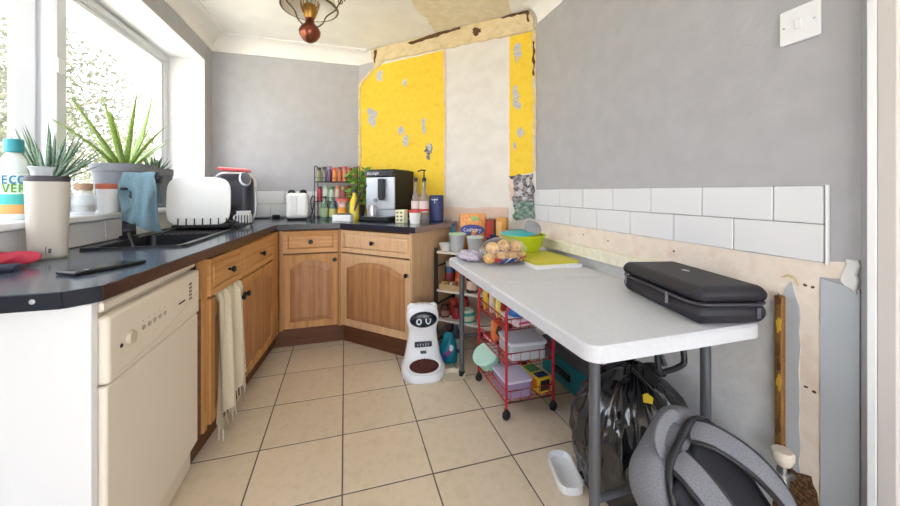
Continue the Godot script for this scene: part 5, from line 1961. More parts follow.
	var ca := thing("cardboard_tray", "low cardboard tray of packets on the middle shelf", "tray", L * Vector3(0.13, mid, -0.045), -PI / 4)
	g = G.new()
	g.ring(rrect(0.19, 0.07, 0.004, 2), rrect(0.184, 0.064, 0.003, 2), 0.0, 0.04, UPT)
	g.box(Vector3(0, 0.003, 0), Vector3(0.188, 0.005, 0.068), 0.0)
	obj("tray", g, mat(c8(196, 166, 122), 0.8), ca)
	for k in 5:
		var pk := thing("food_packet", ["pale tan", "brown", "cream", "dark red", "mustard"][k] + " packet standing in the low cardboard tray", "packet", ca.transform * Vector3(-0.07 + 0.035 * k, 0.006, 0.0), -PI / 4, "packets in the cardboard tray")
		g = G.new()
		g.rbox(Vector3(0, 0.026, 0), Vector3(0.028, 0.05, 0.045), 0.008, 3)
		obj("packet", g, mat([c8(200, 180, 120), c8(170, 120, 70), c8(206, 196, 170), c8(150, 60, 50), c8(190, 160, 90)][k], 0.5), pk)
	# ---- lower shelf
	jar_thing("food_jar", "red jar with red lid on the lower shelf", L * Vector3(0.10, low, -0.13), 0.036, 0.12, c8(170, 52, 42), c8(200, 60, 50))
	jar_thing("food_jar", "brown sauce jar on the lower shelf", L * Vector3(0.06, low, -0.06), 0.032, 0.09, c8(96, 58, 50), c8(70, 48, 46), "", c8(160, 120, 110))
	jar_thing("food_jar", "rust coloured jar on the lower shelf", L * Vector3(0.165, low, -0.17), 0.036, 0.13, c8(190, 80, 44), c8(176, 40, 40))
	jar_thing("food_jar", "small crimson jar on the lower shelf", L * Vector3(0.15, low, -0.07), 0.03, 0.085, c8(150, 40, 46), c8(120, 30, 36))
	jar_thing("food_jar", "squat turquoise tub with pale lid on the lower shelf", L * Vector3(0.245, low, -0.06), 0.055, 0.085, c8(66, 168, 160), c8(200, 214, 190), "", c8(220, 224, 200))
	# ---- bottles on the floor below
	bottle_thing("cleaning_bottle", "dark bottle with grey label on the floor under the shelves", L * Vector3(0.16, 0.0005, -0.04), 0.045, 0.21, mat(c8(52, 58, 76), 0.3), c8(110, 116, 130), c8(170, 172, 178))
	var dp := thing("detergent_pouch", "teal and blue detergent pouch slumped on the floor by the table leg", "pouch", Vector3(0.672, 0.0005, -2.29), -0.5)
	g = G.new()
	g.patch(func(u: float, v: float) -> Vector3:
		var a := u * TAU
		var f := pow(maxf(sin(clampf(0.12 + v * 0.88, 0.0, 1.0) * PI), 0.0), 0.55)
		return Vector3(cos(a) * 0.07 * (0.55 + 0.45 * f) * (1.0 - 0.35 * v), 0.20 * v, sin(a) * (0.004 + 0.042 * f) * (1.0 + 0.15 * sin(a * 5.0 + v * 11.0))), 32, 14, true)
	obj("pouch", g, relief(mat(c8(24, 128, 150), 0.25), 0.04, 0.6), dp)
	for k in 3:
		g = G.new()
		g.extrude(blob(Vector2(-0.02 + 0.022 * k, 0.05 + 0.03 * k), 0.018, 0.02, 0.2, 5 + k), 0.036, 0.050 - 0.004 * k, Transform3D(), 0.002)
		obj("printed_patch", g, mat([c8(40, 70, 150), c8(170, 60, 120), c8(230, 236, 240)][k], 0.4), dp)


func build_table() -> void:
	var tb := thing("folding_table", "white plastic folding table with grey tube legs along the wall", "table", Vector3(0.936, 0, -1.43))
	var halves := [[-0.70, -0.022], [-0.0195, 0.655]]
	for k in 2:
		var z0: float = halves[k][0]
		var z1: float = halves[k][1]
		var r := 0.045
		var loop := PackedVector2Array()
		var x0 := -0.318
		var x1 := 0.326
		# only the outer corners are rounded
		var near := k == 1
		if near:
			loop.append(Vector2(x0, z0)); loop.append(Vector2(x1, z0))
			for i in 7:
				var a := PI / 2 * i / 6
				loop.append(Vector2(x1 - r + cos(a) * r, z1 - r + sin(a) * r))
			for i in 7:
				var a := PI / 2 + PI / 2 * i / 6
				loop.append(Vector2(x0 + r + cos(a) * r, z1 - r + sin(a) * r))
		else:
			loop.append(Vector2(x1, z1)); loop.append(Vector2(x0, z1))
			for i in 7:
				var a := PI + PI / 2 * i / 6
				loop.append(Vector2(x0 + r + cos(a) * r, z0 + r + sin(a) * r))
			for i in 7:
				var a := PI * 1.5 + PI / 2 * i / 6
				loop.append(Vector2(x1 - r + cos(a) * r, z0 + r + sin(a) * r))
		var g := G.new()
		g.extrude(loop, TT - 0.044, TT, UPT, 0.007)
		obj("table_top", g, M.table, tb)
	# steel rails below the top
	for x in [-0.25, 0.25]:
		var g := G.new()
		g.box(Vector3(x, TT - 0.058, -0.02), Vector3(0.022, 0.026, 1.18), 0.002)
		obj("rail", g, M.table_leg, tb)
	# two leg frames: pairs of tubes joined by a crossbar, with fold-out braces
	for e in [[0.565, 1], [-0.655, -1]]:
		var z: float = e[0]
		var s: int = e[1]
		for x in [-0.237, 0.195]:
			var g := G.new()
			g.tube([Vector3(x, TT - 0.046, z), Vector3(x, 0.02, z)], 0.0155, 14)
			var lg := obj("leg", g, M.table_leg, tb)
			g = G.new()
			g.lathe([[0.0, 0.0005], [0.017, 0.0005], [0.019, 0.006], [0.019, 0.035], [0.016, 0.037]], 16, T(x, 0, z))
			obj("foot_cap", g, M.black, lg)
		var g2 := G.new()
		g2.tube([Vector3(-0.237, 0.25, z), Vector3(0.195, 0.25, z)], 0.010, 10)
		obj("crossbar", g2, M.table_leg, tb)
		g2 = G.new()
		g2.tube(smooth_path([Vector3(0.02, 0.70, z - s * 0.03), Vector3(0.02, 0.60, z - s * 0.02), Vector3(0.035, 0.575, z - s * 0.02), Vector3(0.12, 0.575, z - s * 0.03), Vector3(0.14, 0.60, z - s * 0.03), Vector3(0.135, 0.70, z - s * 0.05)], 4), 0.009, 8)
		obj("brace", g2, M.black, tb)
		g2 = G.new()
		g2.tube([Vector3(0.055, 0.70, z - s * 0.12), Vector3(0.058, 0.64, z - s * 0.06), Vector3(0.06, 0.585, z - s * 0.03)], 0.008, 8)
		g2.rbox(Vector3(0.058, 0.64, z - s * 0.06), Vector3(0.03, 0.045, 0.035), 0.01, 3)
		obj("lock_ring", g2, M.black, tb)


func build_table_things() -> void:
	var g := G.new()
	var ty := TT + 0.0005
	# ---- cream batten fixed to the wall behind the table
	g.box(Vector3(XR - 0.030, 0.81, -1.62), Vector3(0.048, 0.06, 1.08), 0.003)
	tag(obj("wall_batten", g, speckle([c8(236, 230, 206), c8(244, 240, 222)], [0.3, 0.7], 0.03, 3.0, 0.7, 97)), "cream painted batten fixed along the wall behind the table", "batten")
	# ---- black hard case
	var hc := thing("hard_case", "black zipped hard shell case lying on the near end of the table", "case", Vector3(1.185, ty, -0.985), 1.343)
	hc.scale = Vector3(1.07, 1.12, 1.05)
	var sh := relief(mat(c8(34, 32, 40), 0.55), 0.35, 0.15)
	g = G.new()
	g.rbox(Vector3(0, 0.031, 0), Vector3(0.40, 0.060, 0.225), 0.030, 6, Basis(), func(q: Vector3) -> Vector3: return Vector3(q.x * (1.0 + 0.5 * minf(q.y, 0.0)), q.y, q.z * (1.0 + 0.6 * minf(q.y, 0.0))))
	obj("lower_shell", g, sh, hc)
	g = G.new()
	g.rbox(Vector3(0, 0.083, 0), Vector3(0.40, 0.046, 0.225), 0.028, 6, Basis(), func(q: Vector3) -> Vector3: return Vector3(q.x * (1.0 - 0.9 * maxf(q.y, 0.0)), q.y, q.z * (1.0 - 1.4 * maxf(q.y, 0.0))))
	obj("lid", g, sh, hc)
	g = G.new()
	var zl := []
	for q in rrect(0.405, 0.230, 0.05, 6):
		zl.append(Vector3(q.x, 0.0605, q.y))
	g.tube(zl, 0.0045, 6, true)
	obj("zip", g, mat(c8(58, 54, 64), 0.4), hc)
	for q in [[-0.075, -0.1185], [0.155, -0.1185]]:
		g = G.new()
		g.rbox(Vector3(q[0], 0.046, q[1]), Vector3(0.010, 0.034, 0.005), 0.002, 3)
		var zp := obj("zip_pull", g, mat(c8(140, 138, 148), 0.35, 0.5), hc)
		zp.set_meta("label", "grey metal zip pull")
	g = G.new()
	g.lathe([[0.0, 0.0015], [0.012, 0.0012], [0.0135, 0.0]], 24, T(0.02, 0.1058, 0.02), 1.2, 0.8)
	obj("badge", g, M.silver, hc)
	g = G.new()
	g.rbox(Vector3(-0.2015, 0.035, 0.07), Vector3(0.003, 0.028, 0.012), 0.001, 2)
	obj("side_tag", g, mat(c8(90, 88, 96), 0.4), hc)
	# ---- boards: white base with a yellow one on top
	var wb := thing("cutting_board", "white cutting board with a handle notch under the yellow board", "cutting board", Vector3(1.112, ty, -1.80), -0.06)
	var np := PackedVector2Array([Vector2(-0.13, 0.165), Vector2(-0.05, 0.165), Vector2(-0.045, 0.15), Vector2(0.045, 0.15), Vector2(0.05, 0.165), Vector2(0.13, 0.165), Vector2(0.14, 0.155), Vector2(0.14, -0.155), Vector2(0.13, -0.165), Vector2(-0.13, -0.165), Vector2(-0.14, -0.155), Vector2(-0.14, 0.155)])
	g = G.new()
	g.extrude(np, 0.0, 0.02, UPT, 0.003)
	obj("board", g, M.white_matt, wb)
	var yb := thing("cutting_board", "yellow green cutting board lying on top of the white one", "cutting board", Vector3(1.105, ty + 0.0205, -1.815), -0.02)
	g = G.new()
	g.extrude(rrect(0.27, 0.33, 0.02, 4), 0.0, 0.014, UPT, 0.002)
	obj("board", g, mat(c8(204, 196, 60), 0.5), yb)
	# ---- green mixing bowl with a teal lid and a grey lid
	var gb := thing("mixing_bowl", "lime green mixing bowl behind the cutting boards", "bowl", Vector3(1.10, ty, -2.04))
	gb.scale = Vector3(1.06, 1.12, 1.06)
	g = G.new()
	g.lathe([[0.0, 0.0], [0.065, 0.0], [0.075, 0.006], [0.11, 0.06], [0.13, 0.115], [0.136, 0.118], [0.136, 0.124], [0.126, 0.122], [0.104, 0.06], [0.07, 0.012], [0.0, 0.010]], 36)
	obj("bowl", g, mat(c8(190, 206, 36), 0.35), gb)
	var tl := thing("teal_lid", "teal plastic lid lying tilted in the lime bowl", "lid", Vector3(1.065, ty + 0.142, -2.05))
	g = G.new()
	g.lathe([[0.0, 0.010], [0.10, 0.010], [0.108, 0.004], [0.11, 0.0], [0.10, 0.0], [0.0, 0.004]], 30, T(0, 0, 0, 0, 0.05, 0.04))
	obj("lid", g, mat(c8(40, 178, 186), 0.35), tl)
	var gl := thing("grey_lid", "round grey saucepan lid leaning on the lime bowl", "lid", Vector3(1.165, ty + 0.178, -2.03))
	g = G.new()
	g.lathe([[0.0, 0.012], [0.045, 0.010], [0.055, 0.003], [0.056, 0.0], [0.0, 0.002]], 28, T(0, 0, 0, -0.5, 0.9, -0.35))
	obj("lid", g, mat(c8(150, 150, 154), 0.45), gl)
	# ---- bag of bread rolls
	var br := thing("bread_bag", "clear bag of bread rolls with red and blue print on the table", "bread bag", Vector3(0.865, ty, -1.84), 0.12)
	g = G.new()
	var bagf := func(u: float, v: float) -> Vector3:
		var a := u * TAU
		var e := pow(maxf(sin(v * PI), 0.0), 0.5)
		var n2 := noise.get_noise_3d(cos(a) * 2.0, v * 4.0, sin(a) * 2.0)
		return Vector3(-0.155 + 0.31 * v, 0.078 + sin(a) * 0.077 * e * (1.0 + 0.10 * n2), cos(a) * 0.095 * e * (1.0 + 0.12 * n2))
	g.patch(bagf, 36, 24, true)
	var film := glassy(Color(0.96, 0.95, 0.96), 0.10, 0.08)
	obj("film", g, film, br)
	var crust := speckle([c8(196, 132, 62), c8(226, 178, 106), c8(238, 206, 150)], [0.25, 0.5, 0.85], 0.02, 6.0, 0.7, 99)
	var rr := RandomNumberGenerator.new()
	rr.seed = 15
	var spots := [[-0.10, 0.045, 0.02], [-0.03, 0.048, 0.035], [0.04, 0.046, 0.03], [0.105, 0.043, 0.015], [-0.075, 0.10, 0.01], [0.0, 0.108, 0.005], [0.075, 0.10, 0.01], [-0.035, 0.05, -0.04], [0.06, 0.05, -0.04]]
	for q in spots:
		var ro := thing("bread_roll", "golden bread roll inside the clear printed bag", "bread roll", br.transform * Vector3(q[0], q[1] - 0.029, q[2]), rr.randf() * 3.0, "bread rolls in the clear bag")
		g = G.new()
		g.lathe([[0.0, 0.0], [0.028, 0.002], [0.04, 0.015], [0.042, 0.028], [0.034, 0.046], [0.018, 0.055], [0.0, 0.057]], 18, Transform3D(), 1.0, 0.85)
		obj("crust", g, crust, ro)
	# printed flag-like shapes low on the front of the bag
	var strips := [[c8(190, 40, 52), 0.10, 0.32, 5.35, 5.75], [c8(52, 74, 150), 0.34, 0.42, 5.35, 5.85], [c8(236, 232, 234), 0.43, 0.47, 5.3, 5.9], [c8(56, 78, 160), 0.48, 0.62, 5.3, 5.85], [c8(236, 232, 234), 0.63, 0.66, 5.3, 5.9], [c8(196, 44, 56), 0.67, 0.78, 5.35, 5.8], [c8(60, 76, 150), 0.79, 0.86, 5.35, 5.75]]
	for q in strips:
		g = G.new()
		g.patch(func(u: float, v: float) -> Vector3:
			var vv: float = lerpf(q[1], q[2], u)
			var aa: float = lerpf(q[3], q[4], v)
			var p: Vector3 = bagf.call(aa / TAU, vv)
			return Vector3(p.x + 0.02 * (v - 0.5), p.y, p.z) + (p - Vector3(p.x, 0.078, 0)).normalized() * 0.0015, 6, 6)
		obj("print", g, mat(q[0], 0.4), br)
	# ---- blue wrapper and pale film beside the bread
	var wr := thing("blue_wrapper", "crumpled dark blue wrapper behind the bread rolls", "wrapper", Vector3(0.895, ty, -2.04), 0.3)
	wr.scale = Vector3.ONE * 0.85
	g = G.new()
	g.patch(func(u: float, v: float) -> Vector3:
		var a := u * TAU
		var e := sin(v * PI)
		var n2 := noise.get_noise_3d(cos(a) * 3.0 + 5.0, v * 6.0, sin(a) * 3.0)
		return Vector3(cos(a) * 0.075 * e * (1.0 + 0.5 * n2), 0.078 * (1.0 - cos(v * PI)) * (1.0 + 0.3 * n2), sin(a) * 0.05 * e * (1.0 + 0.5 * n2)), 26, 16, true)
	obj("wrapper", g, mat(c8(38, 44, 92), 0.35), wr)
	var wf := thing("plastic_wrap", "pale lilac plastic wrapping at the far corner of the table", "wrapper", Vector3(0.715, ty, -1.97), 0.2)
	g = G.new()
	g.patch(func(u: float, v: float) -> Vector3:
		var a := u * TAU
		var e := sin(v * PI)
		var n2 := noise.get_noise_3d(cos(a) * 3.0 + 9.0, v * 6.0, sin(a) * 3.0)
		return Vector3(cos(a) * 0.075 * e * (1.0 + 0.6 * n2), 0.028 * (1.0 - cos(v * PI)) * (1.0 + 0.5 * n2), sin(a) * 0.085 * e * (1.0 + 0.6 * n2)), 28, 16, true)
	obj("wrap", g, glassy(Color(0.90, 0.86, 0.94), 0.65, 0.15), wf)



func build_trolley() -> void:
	var tr := thing("trolley", "red tube trolley with three wire tiers under the folding table", "trolley", Vector3(0.78, 0, -1.62))
	# local x 0..0.27 across, local z 0..-0.38 deep
	var W := 0.27
	var D := 0.38
	for z in [0.0, -D]:
		var pts := [Vector3(0, 0.055, z), Vector3(0, 0.50, z)]
		for i in 7:
			var a := PI - PI / 2 * i / 6
			pts.append(Vector3(0.05 + cos(a) * 0.05, 0.53 + sin(a) * 0.05, z))
		for i in 7:
			var a := PI / 2 - PI / 2 * i / 6
			pts.append(Vector3(W - 0.05 + cos(a) * 0.05, 0.53 + sin(a) * 0.05, z))
		pts.append(Vector3(W, 0.50, z))
		pts.append(Vector3(W, 0.055, z))
		var g := G.new()
		g.tube(pts, 0.0075, 8)
		obj("end_frame", g, M.red, tr)
		for x in [0.0, W]:
			g = G.new()
			g.lathe([[0.006, 0.011], [0.012, 0.009], [0.02, 0.010], [0.024, 0.004], [0.024, -0.004], [0.02, -0.010], [0.012, -0.009], [0.006, -0.011]], 16, T(x, 0.0245, z, 0.3, PI / 2))
			g.box(Vector3(x, 0.05, z), Vector3(0.018, 0.014, 0.018), 0.003)
			obj("castor", g, M.black, tr)
	for y in [0.085, 0.275, 0.45]:
		var bk := Node3D.new()
		bk.name = "basket"
		tr.add_child(bk, true)
		for yy in [y, y + 0.055]:
			var g := G.new()
			g.tube([Vector3(0, yy, 0), Vector3(W, yy, 0), Vector3(W, yy, -D), Vector3(0, yy, -D)], 0.004, 6, true)
			obj("rim", g, M.red, bk)
		for k in 9:
			var g := G.new()
			var z := -D * (k + 0.5) / 9.0
			g.tube([Vector3(0, y + 0.055, z), Vector3(0.004, y + 0.002, z), Vector3(W - 0.004, y + 0.002, z), Vector3(W, y + 0.055, z)], 0.002, 5)
			obj("wire", g, M.red, bk)
		for k in 5:
			var g := G.new()
			var x := W * (k + 0.5) / 5.0
			g.tube([Vector3(x, y + 0.055, 0), Vector3(x, y, -0.004), Vector3(x, y, -D + 0.004), Vector3(x, y + 0.055, -D)], 0.002, 5)
			obj("wire", g, M.red, bk)
	var O := tr.position
	var g := G.new()
	# ---- bottom tier
	var pt := thing("lidded_tub", "clear lilac box with clip lid in the bottom of the trolley", "tub", O + Vector3(0.087, 0.0885, -0.115), 0.0)
	g.ring(rrect(0.15, 0.19, 0.02, 4), rrect(0.145, 0.185, 0.018, 4), 0.0, 0.075, UPT)
	g.box(Vector3(0, 0.002, 0), Vector3(0.146, 0.003, 0.186), 0.0)
	obj("tub", g, glassy(Color(0.78, 0.70, 0.86), 0.55, 0.12), pt)
	g = G.new()
	g.extrude(rrect(0.158, 0.198, 0.022, 4), 0.0755, 0.088, UPT, 0.003)
	obj("lid", g, mat(c8(214, 206, 226), 0.35), pt)
	g = G.new()
	g.rbox(Vector3(0, 0.034, 0), Vector3(0.12, 0.055, 0.155), 0.02, 4)
	obj("contents", g, mat(c8(176, 160, 190), 0.8), pt)
	var db := thing("tablet_box", "yellow and black dishwasher tablet box lying in the trolley", "box", O + Vector3(0.222, 0.0885, -0.10), 0.15)
	g = G.new()
	g.box(Vector3(0, 0.04, 0), Vector3(0.075, 0.08, 0.16), 0.002)
	obj("box", g, mat(c8(232, 196, 44), 0.45), db)
	for q in [[Vector3(0, 0.0805, -0.03), Vector3(0.07, 0.0015, 0.07), c8(60, 130, 70)], [Vector3(0, 0.0805, 0.045), Vector3(0.07, 0.0015, 0.05), c8(40, 60, 120)], [Vector3(0, 0.04, 0.0805), Vector3(0.06, 0.055, 0.0015), c8(40, 36, 44)], [Vector3(-0.0382, 0.04, 0.0), Vector3(0.0015, 0.05, 0.12), c8(236, 130, 50)]]:
		g = G.new()
		g.box(q[0], q[1], 0.0)
		obj("printed_panel", g, mat(q[2], 0.45), db)
	var tl := thing("round_tub", "pale turquoise round tub hanging out of the trolley's lower tier", "tub", O + Vector3(0.03, 0.1435, -0.275), 0.0)
	g = G.new()
	g.lathe([[0.0, 0.0], [0.058, 0.002], [0.072, 0.07], [0.075, 0.075], [0.0, 0.078]], 28, T(0, 0.012, 0, 0, 0.25, 0.5))
	obj("tub", g, mat(c8(172, 222, 204), 0.35), tl)
	g = G.new()
	g.lathe([[0.078, 0.073], [0.08, 0.078], [0.074, 0.086], [0.0, 0.088]], 28, T(0, 0.012, 0, 0, 0.25, 0.5))
	obj("lid", g, mat(c8(190, 232, 216), 0.35), tl)
	# ---- middle tier
	var mt := thing("lidded_tub", "clear box with frosted grey lid on the middle tier of the trolley", "tub", O + Vector3(0.145, 0.2785, -0.115), -0.08)
	g = G.new()
	g.ring(rrect(0.20, 0.20, 0.025, 4), rrect(0.195, 0.195, 0.022, 4), 0.0, 0.075, UPT)
	g.box(Vector3(0, 0.002, 0), Vector3(0.196, 0.003, 0.196), 0.0)
	obj("tub", g, M.cloudy, mt)
	g = G.new()
	g.extrude(rrect(0.214, 0.214, 0.028, 4), 0.0755, 0.09, UPT, 0.004)
	obj("lid", g, mat(c8(198, 200, 210), 0.3), mt)
	g = G.new()
	g.rbox(Vector3(0, 0.034, 0), Vector3(0.17, 0.056, 0.17), 0.02, 4)
	obj("contents", g, mat(c8(206, 190, 200), 0.8), mt)
	var mags := [c8(214, 60, 84), c8(236, 232, 228), c8(196, 70, 90)]
	for k in 3:
		var mg := thing("leaflet", ["red leaflet at the bottom of the middle tier pile", "white leaflet in the middle tier pile", "pink leaflet on top of the middle tier pile"][k], "leaflet", O + Vector3(0.12, 0.2785 + 0.008 * k, -0.31), 0.12 * k - 0.1)
		g = G.new()
		g.box(Vector3(0, 0.004, 0), Vector3(0.2, 0.0075, 0.11), 0.001)
		obj("leaflet", g, mat(mags[k], 0.5), mg)
	# ---- top tier
	var pb := thing("snack_box", "pink and white striped flat box on the top tier of the trolley", "box", O + Vector3(0.15, 0.4535, -0.10), 0.15)
	g = G.new()
	g.box(Vector3(0, 0.018, 0), Vector3(0.19, 0.036, 0.15), 0.002)
	obj("box", g, mat(c8(232, 214, 222), 0.45), pb)
	g = G.new()
	g.box(Vector3(0, 0.018, 0.0758), Vector3(0.17, 0.012, 0.0015), 0.0)
	obj("stripe", g, mat(c8(206, 70, 110), 0.45), pb)
	var bb := thing("blue_bowl", "glossy blue bowl upside down on the pink box in the trolley", "bowl", O + Vector3(0.13, 0.4905, -0.11))
	g = G.new()
	g.lathe([[0.07, 0.0], [0.073, 0.004], [0.068, 0.03], [0.048, 0.062], [0.028, 0.072], [0.0, 0.074]], 28)
	obj("bowl", g, mat(c8(36, 104, 176), 0.25), bb)
	var packs := [[c8(240, 196, 64), "yellow food packet standing at the back of the trolley"], [c8(236, 226, 214), "white food packet standing in the trolley"], [c8(222, 120, 60), "orange food packet standing in the trolley"], [c8(238, 220, 120), "pale yellow food packet leaning in the trolley"]]
	for k in 4:
		var fp := thing("food_packet", packs[k][1], "packet", O + Vector3(0.045 + 0.012 * (k % 2), 0.4535 if k != 2 else 0.303, [-0.335, -0.27, -0.22, -0.185][k]), 0.3)
		g = G.new()
		var hh: float = [0.16, 0.15, 0.13, 0.12][k]
		g.patch(func(u: float, v: float) -> Vector3:
			var a := u * TAU
			var f := pow(maxf(sin(v * PI), 0.0), 0.5)
			return Vector3(cos(a) * 0.04 * (0.9 + 0.1 * f), hh * v, sin(a) * (0.003 + 0.018 * f)), 24, 10, true)
		obj("packet", g, relief(mat(packs[k][0], 0.4), 0.05, 0.5), fp)
		g = G.new()
		g.extrude(blob(Vector2(0, hh * 0.5), 0.022, 0.03, 0.12, k + 3), 0.014, 0.0225, Transform3D(), 0.001)
		obj("print", g, mat([c8(180, 60, 50), c8(220, 170, 60), c8(90, 50, 40), c8(206, 80, 60)][k], 0.5), fp)


func build_floor_things() -> void:
	var g: G
	# ---- cat-shaped pet feeder
	var pf := thing("pet_feeder", "white cat shaped automatic pet feeder with dark face on the floor", "pet feeder", Vector3(0.475, 0.0005, -2.205), -0.12)
	pf.scale = Vector3(1.1, 0.96, 1.05)
	var white := mat(c8(236, 238, 244), 0.25)
	# height, half width, front depth, back depth
	var prof := [[0.0, 0.118, 0.135, 0.09], [0.012, 0.125, 0.142, 0.095], [0.05, 0.125, 0.142, 0.10], [0.062, 0.122, 0.135, 0.10], [0.098, 0.108, 0.066, 0.10], [0.12, 0.103, 0.05, 0.10], [0.17, 0.094, 0.042, 0.10], [0.23, 0.085, 0.036, 0.098], [0.28, 0.080, 0.036, 0.095], [0.31, 0.084, 0.046, 0.095], [0.345, 0.092, 0.058, 0.092], [0.39, 0.094, 0.058, 0.088], [0.425, 0.084, 0.045, 0.078], [0.445, 0.060, 0.022, 0.055], [0.452, 0.01, 0.0, 0.01]]
	g = G.new()
	var rows := []
	for q in prof:
		var row := PackedVector3Array()
		for k in 40:
			var a := TAU * k / 40
			var ca := cos(a)
			var sa := sin(a)
			var e := 2.8
			var rr := pow(pow(absf(ca), e) + pow(absf(sa), e), -1.0 / e)
			row.push_back(Vector3(ca * rr * q[1], q[0], sa * rr * (q[2] if sa > 0.0 else q[3])))
		rows.append(row)
	g.grid(rows, true, false)
	obj("body", g, white, pf)
	for s in [-1, 1]:
		g = G.new()
		g.lathe([[0.032, 0.0], [0.028, 0.018], [0.016, 0.034], [0.0, 0.040]], 16, T(s * 0.058, 0.418, -0.015, 0, 0, -s * 0.35), 1.0, 0.6)
		obj("ear", g, white, pf)
	g = G.new()
	g.lathe([[0.0, 0.016], [0.05, 0.015], [0.07, 0.010], [0.077, 0.0], [0.07, -0.01]], 36, T(0, 0.368, 0.052, 0, PI / 2), 1.0, 0.68)
	obj("face_screen", g, mat(c8(18, 28, 42), 0.1), pf)
	var eye := mat(c8(236, 244, 250), 0.4)
	g = G.new()
	var loop := []
	for k in 18:
		loop.append(Vector3(-0.026 + cos(TAU * k / 18) * 0.012, 0.362 + sin(TAU * k / 18) * 0.017, 0.0695))
	g.tube(loop, 0.0038, 6, true)
	obj("eye", g, eye, pf)
	g = G.new()
	g.tube(smooth_path([Vector3(0.014, 0.380, 0.0695), Vector3(0.015, 0.358, 0.0695), Vector3(0.026, 0.346, 0.0695), Vector3(0.037, 0.358, 0.0695), Vector3(0.038, 0.380, 0.0695)]), 0.0038, 6)
	obj("eye", g, eye, pf)
	g = G.new()
	g.rbox(Vector3(0.0, 0.205, 0.044), Vector3(0.098, 0.034, 0.014), 0.005, 3, Basis(Vector3.RIGHT, -0.1))
	obj("display_panel", g, mat(c8(24, 28, 40), 0.15), pf)
	for k in 5:
		g = G.new()
		g.box(Vector3(-0.032 + 0.015 * k, 0.205, 0.0518), Vector3(0.006, 0.014 if k % 2 else 0.010, 0.0015), 0.0)
		obj("display_mark", g, mat(c8(150, 160, 176), 0.4), pf)
	g = G.new()
	g.rbox(Vector3(0.0, 0.158, 0.052), Vector3(0.034, 0.010, 0.03), 0.004, 3)
	obj("chute_button", g, mat(c8(50, 54, 66), 0.4), pf)
	# food tray: tilted rim with kibble
	var tilt := T(0.0, 0.088, 0.100, 0, 0.46)
	g = G.new()
	g.lathe([[0.084, -0.010], [0.09, 0.002], [0.086, 0.012], [0.078, 0.008], [0.06, 0.0], [0.0, -0.002]], 30, tilt, 1.08, 0.66)
	obj("bowl_rim", g, white, pf)
	g = G.new()
	g.lathe([[0.077, 0.007], [0.05, 0.012], [0.0, 0.014]], 26, tilt, 1.08, 0.66)
	var kb := obj("kibble_bed", g, mat(c8(74, 38, 28), 0.9), pf)
	var r := RandomNumberGenerator.new()
	r.seed = 12
	var kg := G.new()
	for k in 110:
		var a := r.randf() * TAU
		var rr := sqrt(r.randf()) * 0.068
		kg.rbox(tilt * Vector3(cos(a) * rr * 1.08, 0.014, sin(a) * rr * 0.66), Vector3(0.010, 0.006, 0.010), 0.003, 1, Basis(Vector3.UP, r.randf() * 3.0))
	var ko := obj("kibble", kg, mat(c8(92, 46, 34), 0.9), pf)
	ko.set_meta("kind", "stuff")
	kb.set_meta("label", "brown dry pet food")
	# ---- shallow cream dish beside it
	var ds := thing("pet_dish", "shallow cream dish on the tiles beside the pet feeder", "dish", Vector3(0.635, 0.0005, -2.075), 0.2)
	g = G.new()
	g.lathe([[0.0, 0.0], [0.062, 0.0], [0.078, 0.020], [0.08, 0.024], [0.074, 0.022], [0.06, 0.006], [0.0, 0.006]], 30)
	obj("dish", g, mat(c8(232, 220, 196), 0.45), ds)
	# ---- white oblong dish
	var od := thing("oblong_dish", "white oblong plastic dish on the floor near the bin bag", "dish", Vector3(0.855, 0.0005, -1.235), -0.28)
	g = G.new()
	g.ring(rrect(0.098, 0.20, 0.04, 6), rrect(0.086, 0.188, 0.035, 6), 0.002, 0.032, UPT)
	g.extrude(rrect(0.092, 0.194, 0.038, 6), 0.0, 0.006, UPT)
	obj("dish", g, M.white, od)
	# ---- teal case by the wall
	var tc := thing("tool_case", "teal plastic case with dark handle lying against the wall below the table", "case", Vector3(1.275, 0.0005, -1.75), PI / 2)
	g = G.new()
	g.rbox(Vector3(0, 0.085, 0), Vector3(0.54, 0.155, 0.10), 0.012, 4)
	obj("lower_shell", g, mat(c8(20, 132, 146), 0.4), tc)
	g = G.new()
	g.rbox(Vector3(0, 0.195, 0), Vector3(0.55, 0.065, 0.105), 0.014, 4)
	obj("lid", g, mat(c8(84, 86, 94), 0.5), tc)
	g = G.new()
	g.rbox(Vector3(0, 0.163, 0.049), Vector3(0.53, 0.014, 0.012), 0.005, 3)
	obj("seam", g, M.black, tc)
	g = G.new()
	g.rbox(Vector3(0.04, 0.085, -0.053), Vector3(0.14, 0.04, 0.014), 0.006, 3)
	g.rbox(Vector3(0.0, 0.085, 0.056), Vector3(0.15, 0.045, 0.018), 0.006, 3)
	obj("handle", g, mat(c8(36, 44, 54), 0.5), tc)
	for s in [-1, 1]:
		g = G.new()
		g.rbox(Vector3(s * 0.17, 0.135, 0.054), Vector3(0.04, 0.06, 0.012), 0.004, 3)
		obj("latch", g, mat(c8(40, 168, 178), 0.4), tc)
	# ---- timber batten and valve on the plaster
	var wp := thing("pipe_batten", "upright wooden batten with paint splashes on the bare wall", "batten", Vector3(XR - 0.013, 0.31, -0.773))
	g = G.new()
	g.box(Vector3(0, 0.255, 0), Vector3(0.022, 0.51, 0.020), 0.002)
	obj("timber", g, speckle([c8(120, 78, 36), c8(156, 112, 52), c8(96, 60, 28)], [0.25, 0.5, 0.85], 0.06, 8.0, 0.7, 98), wp)
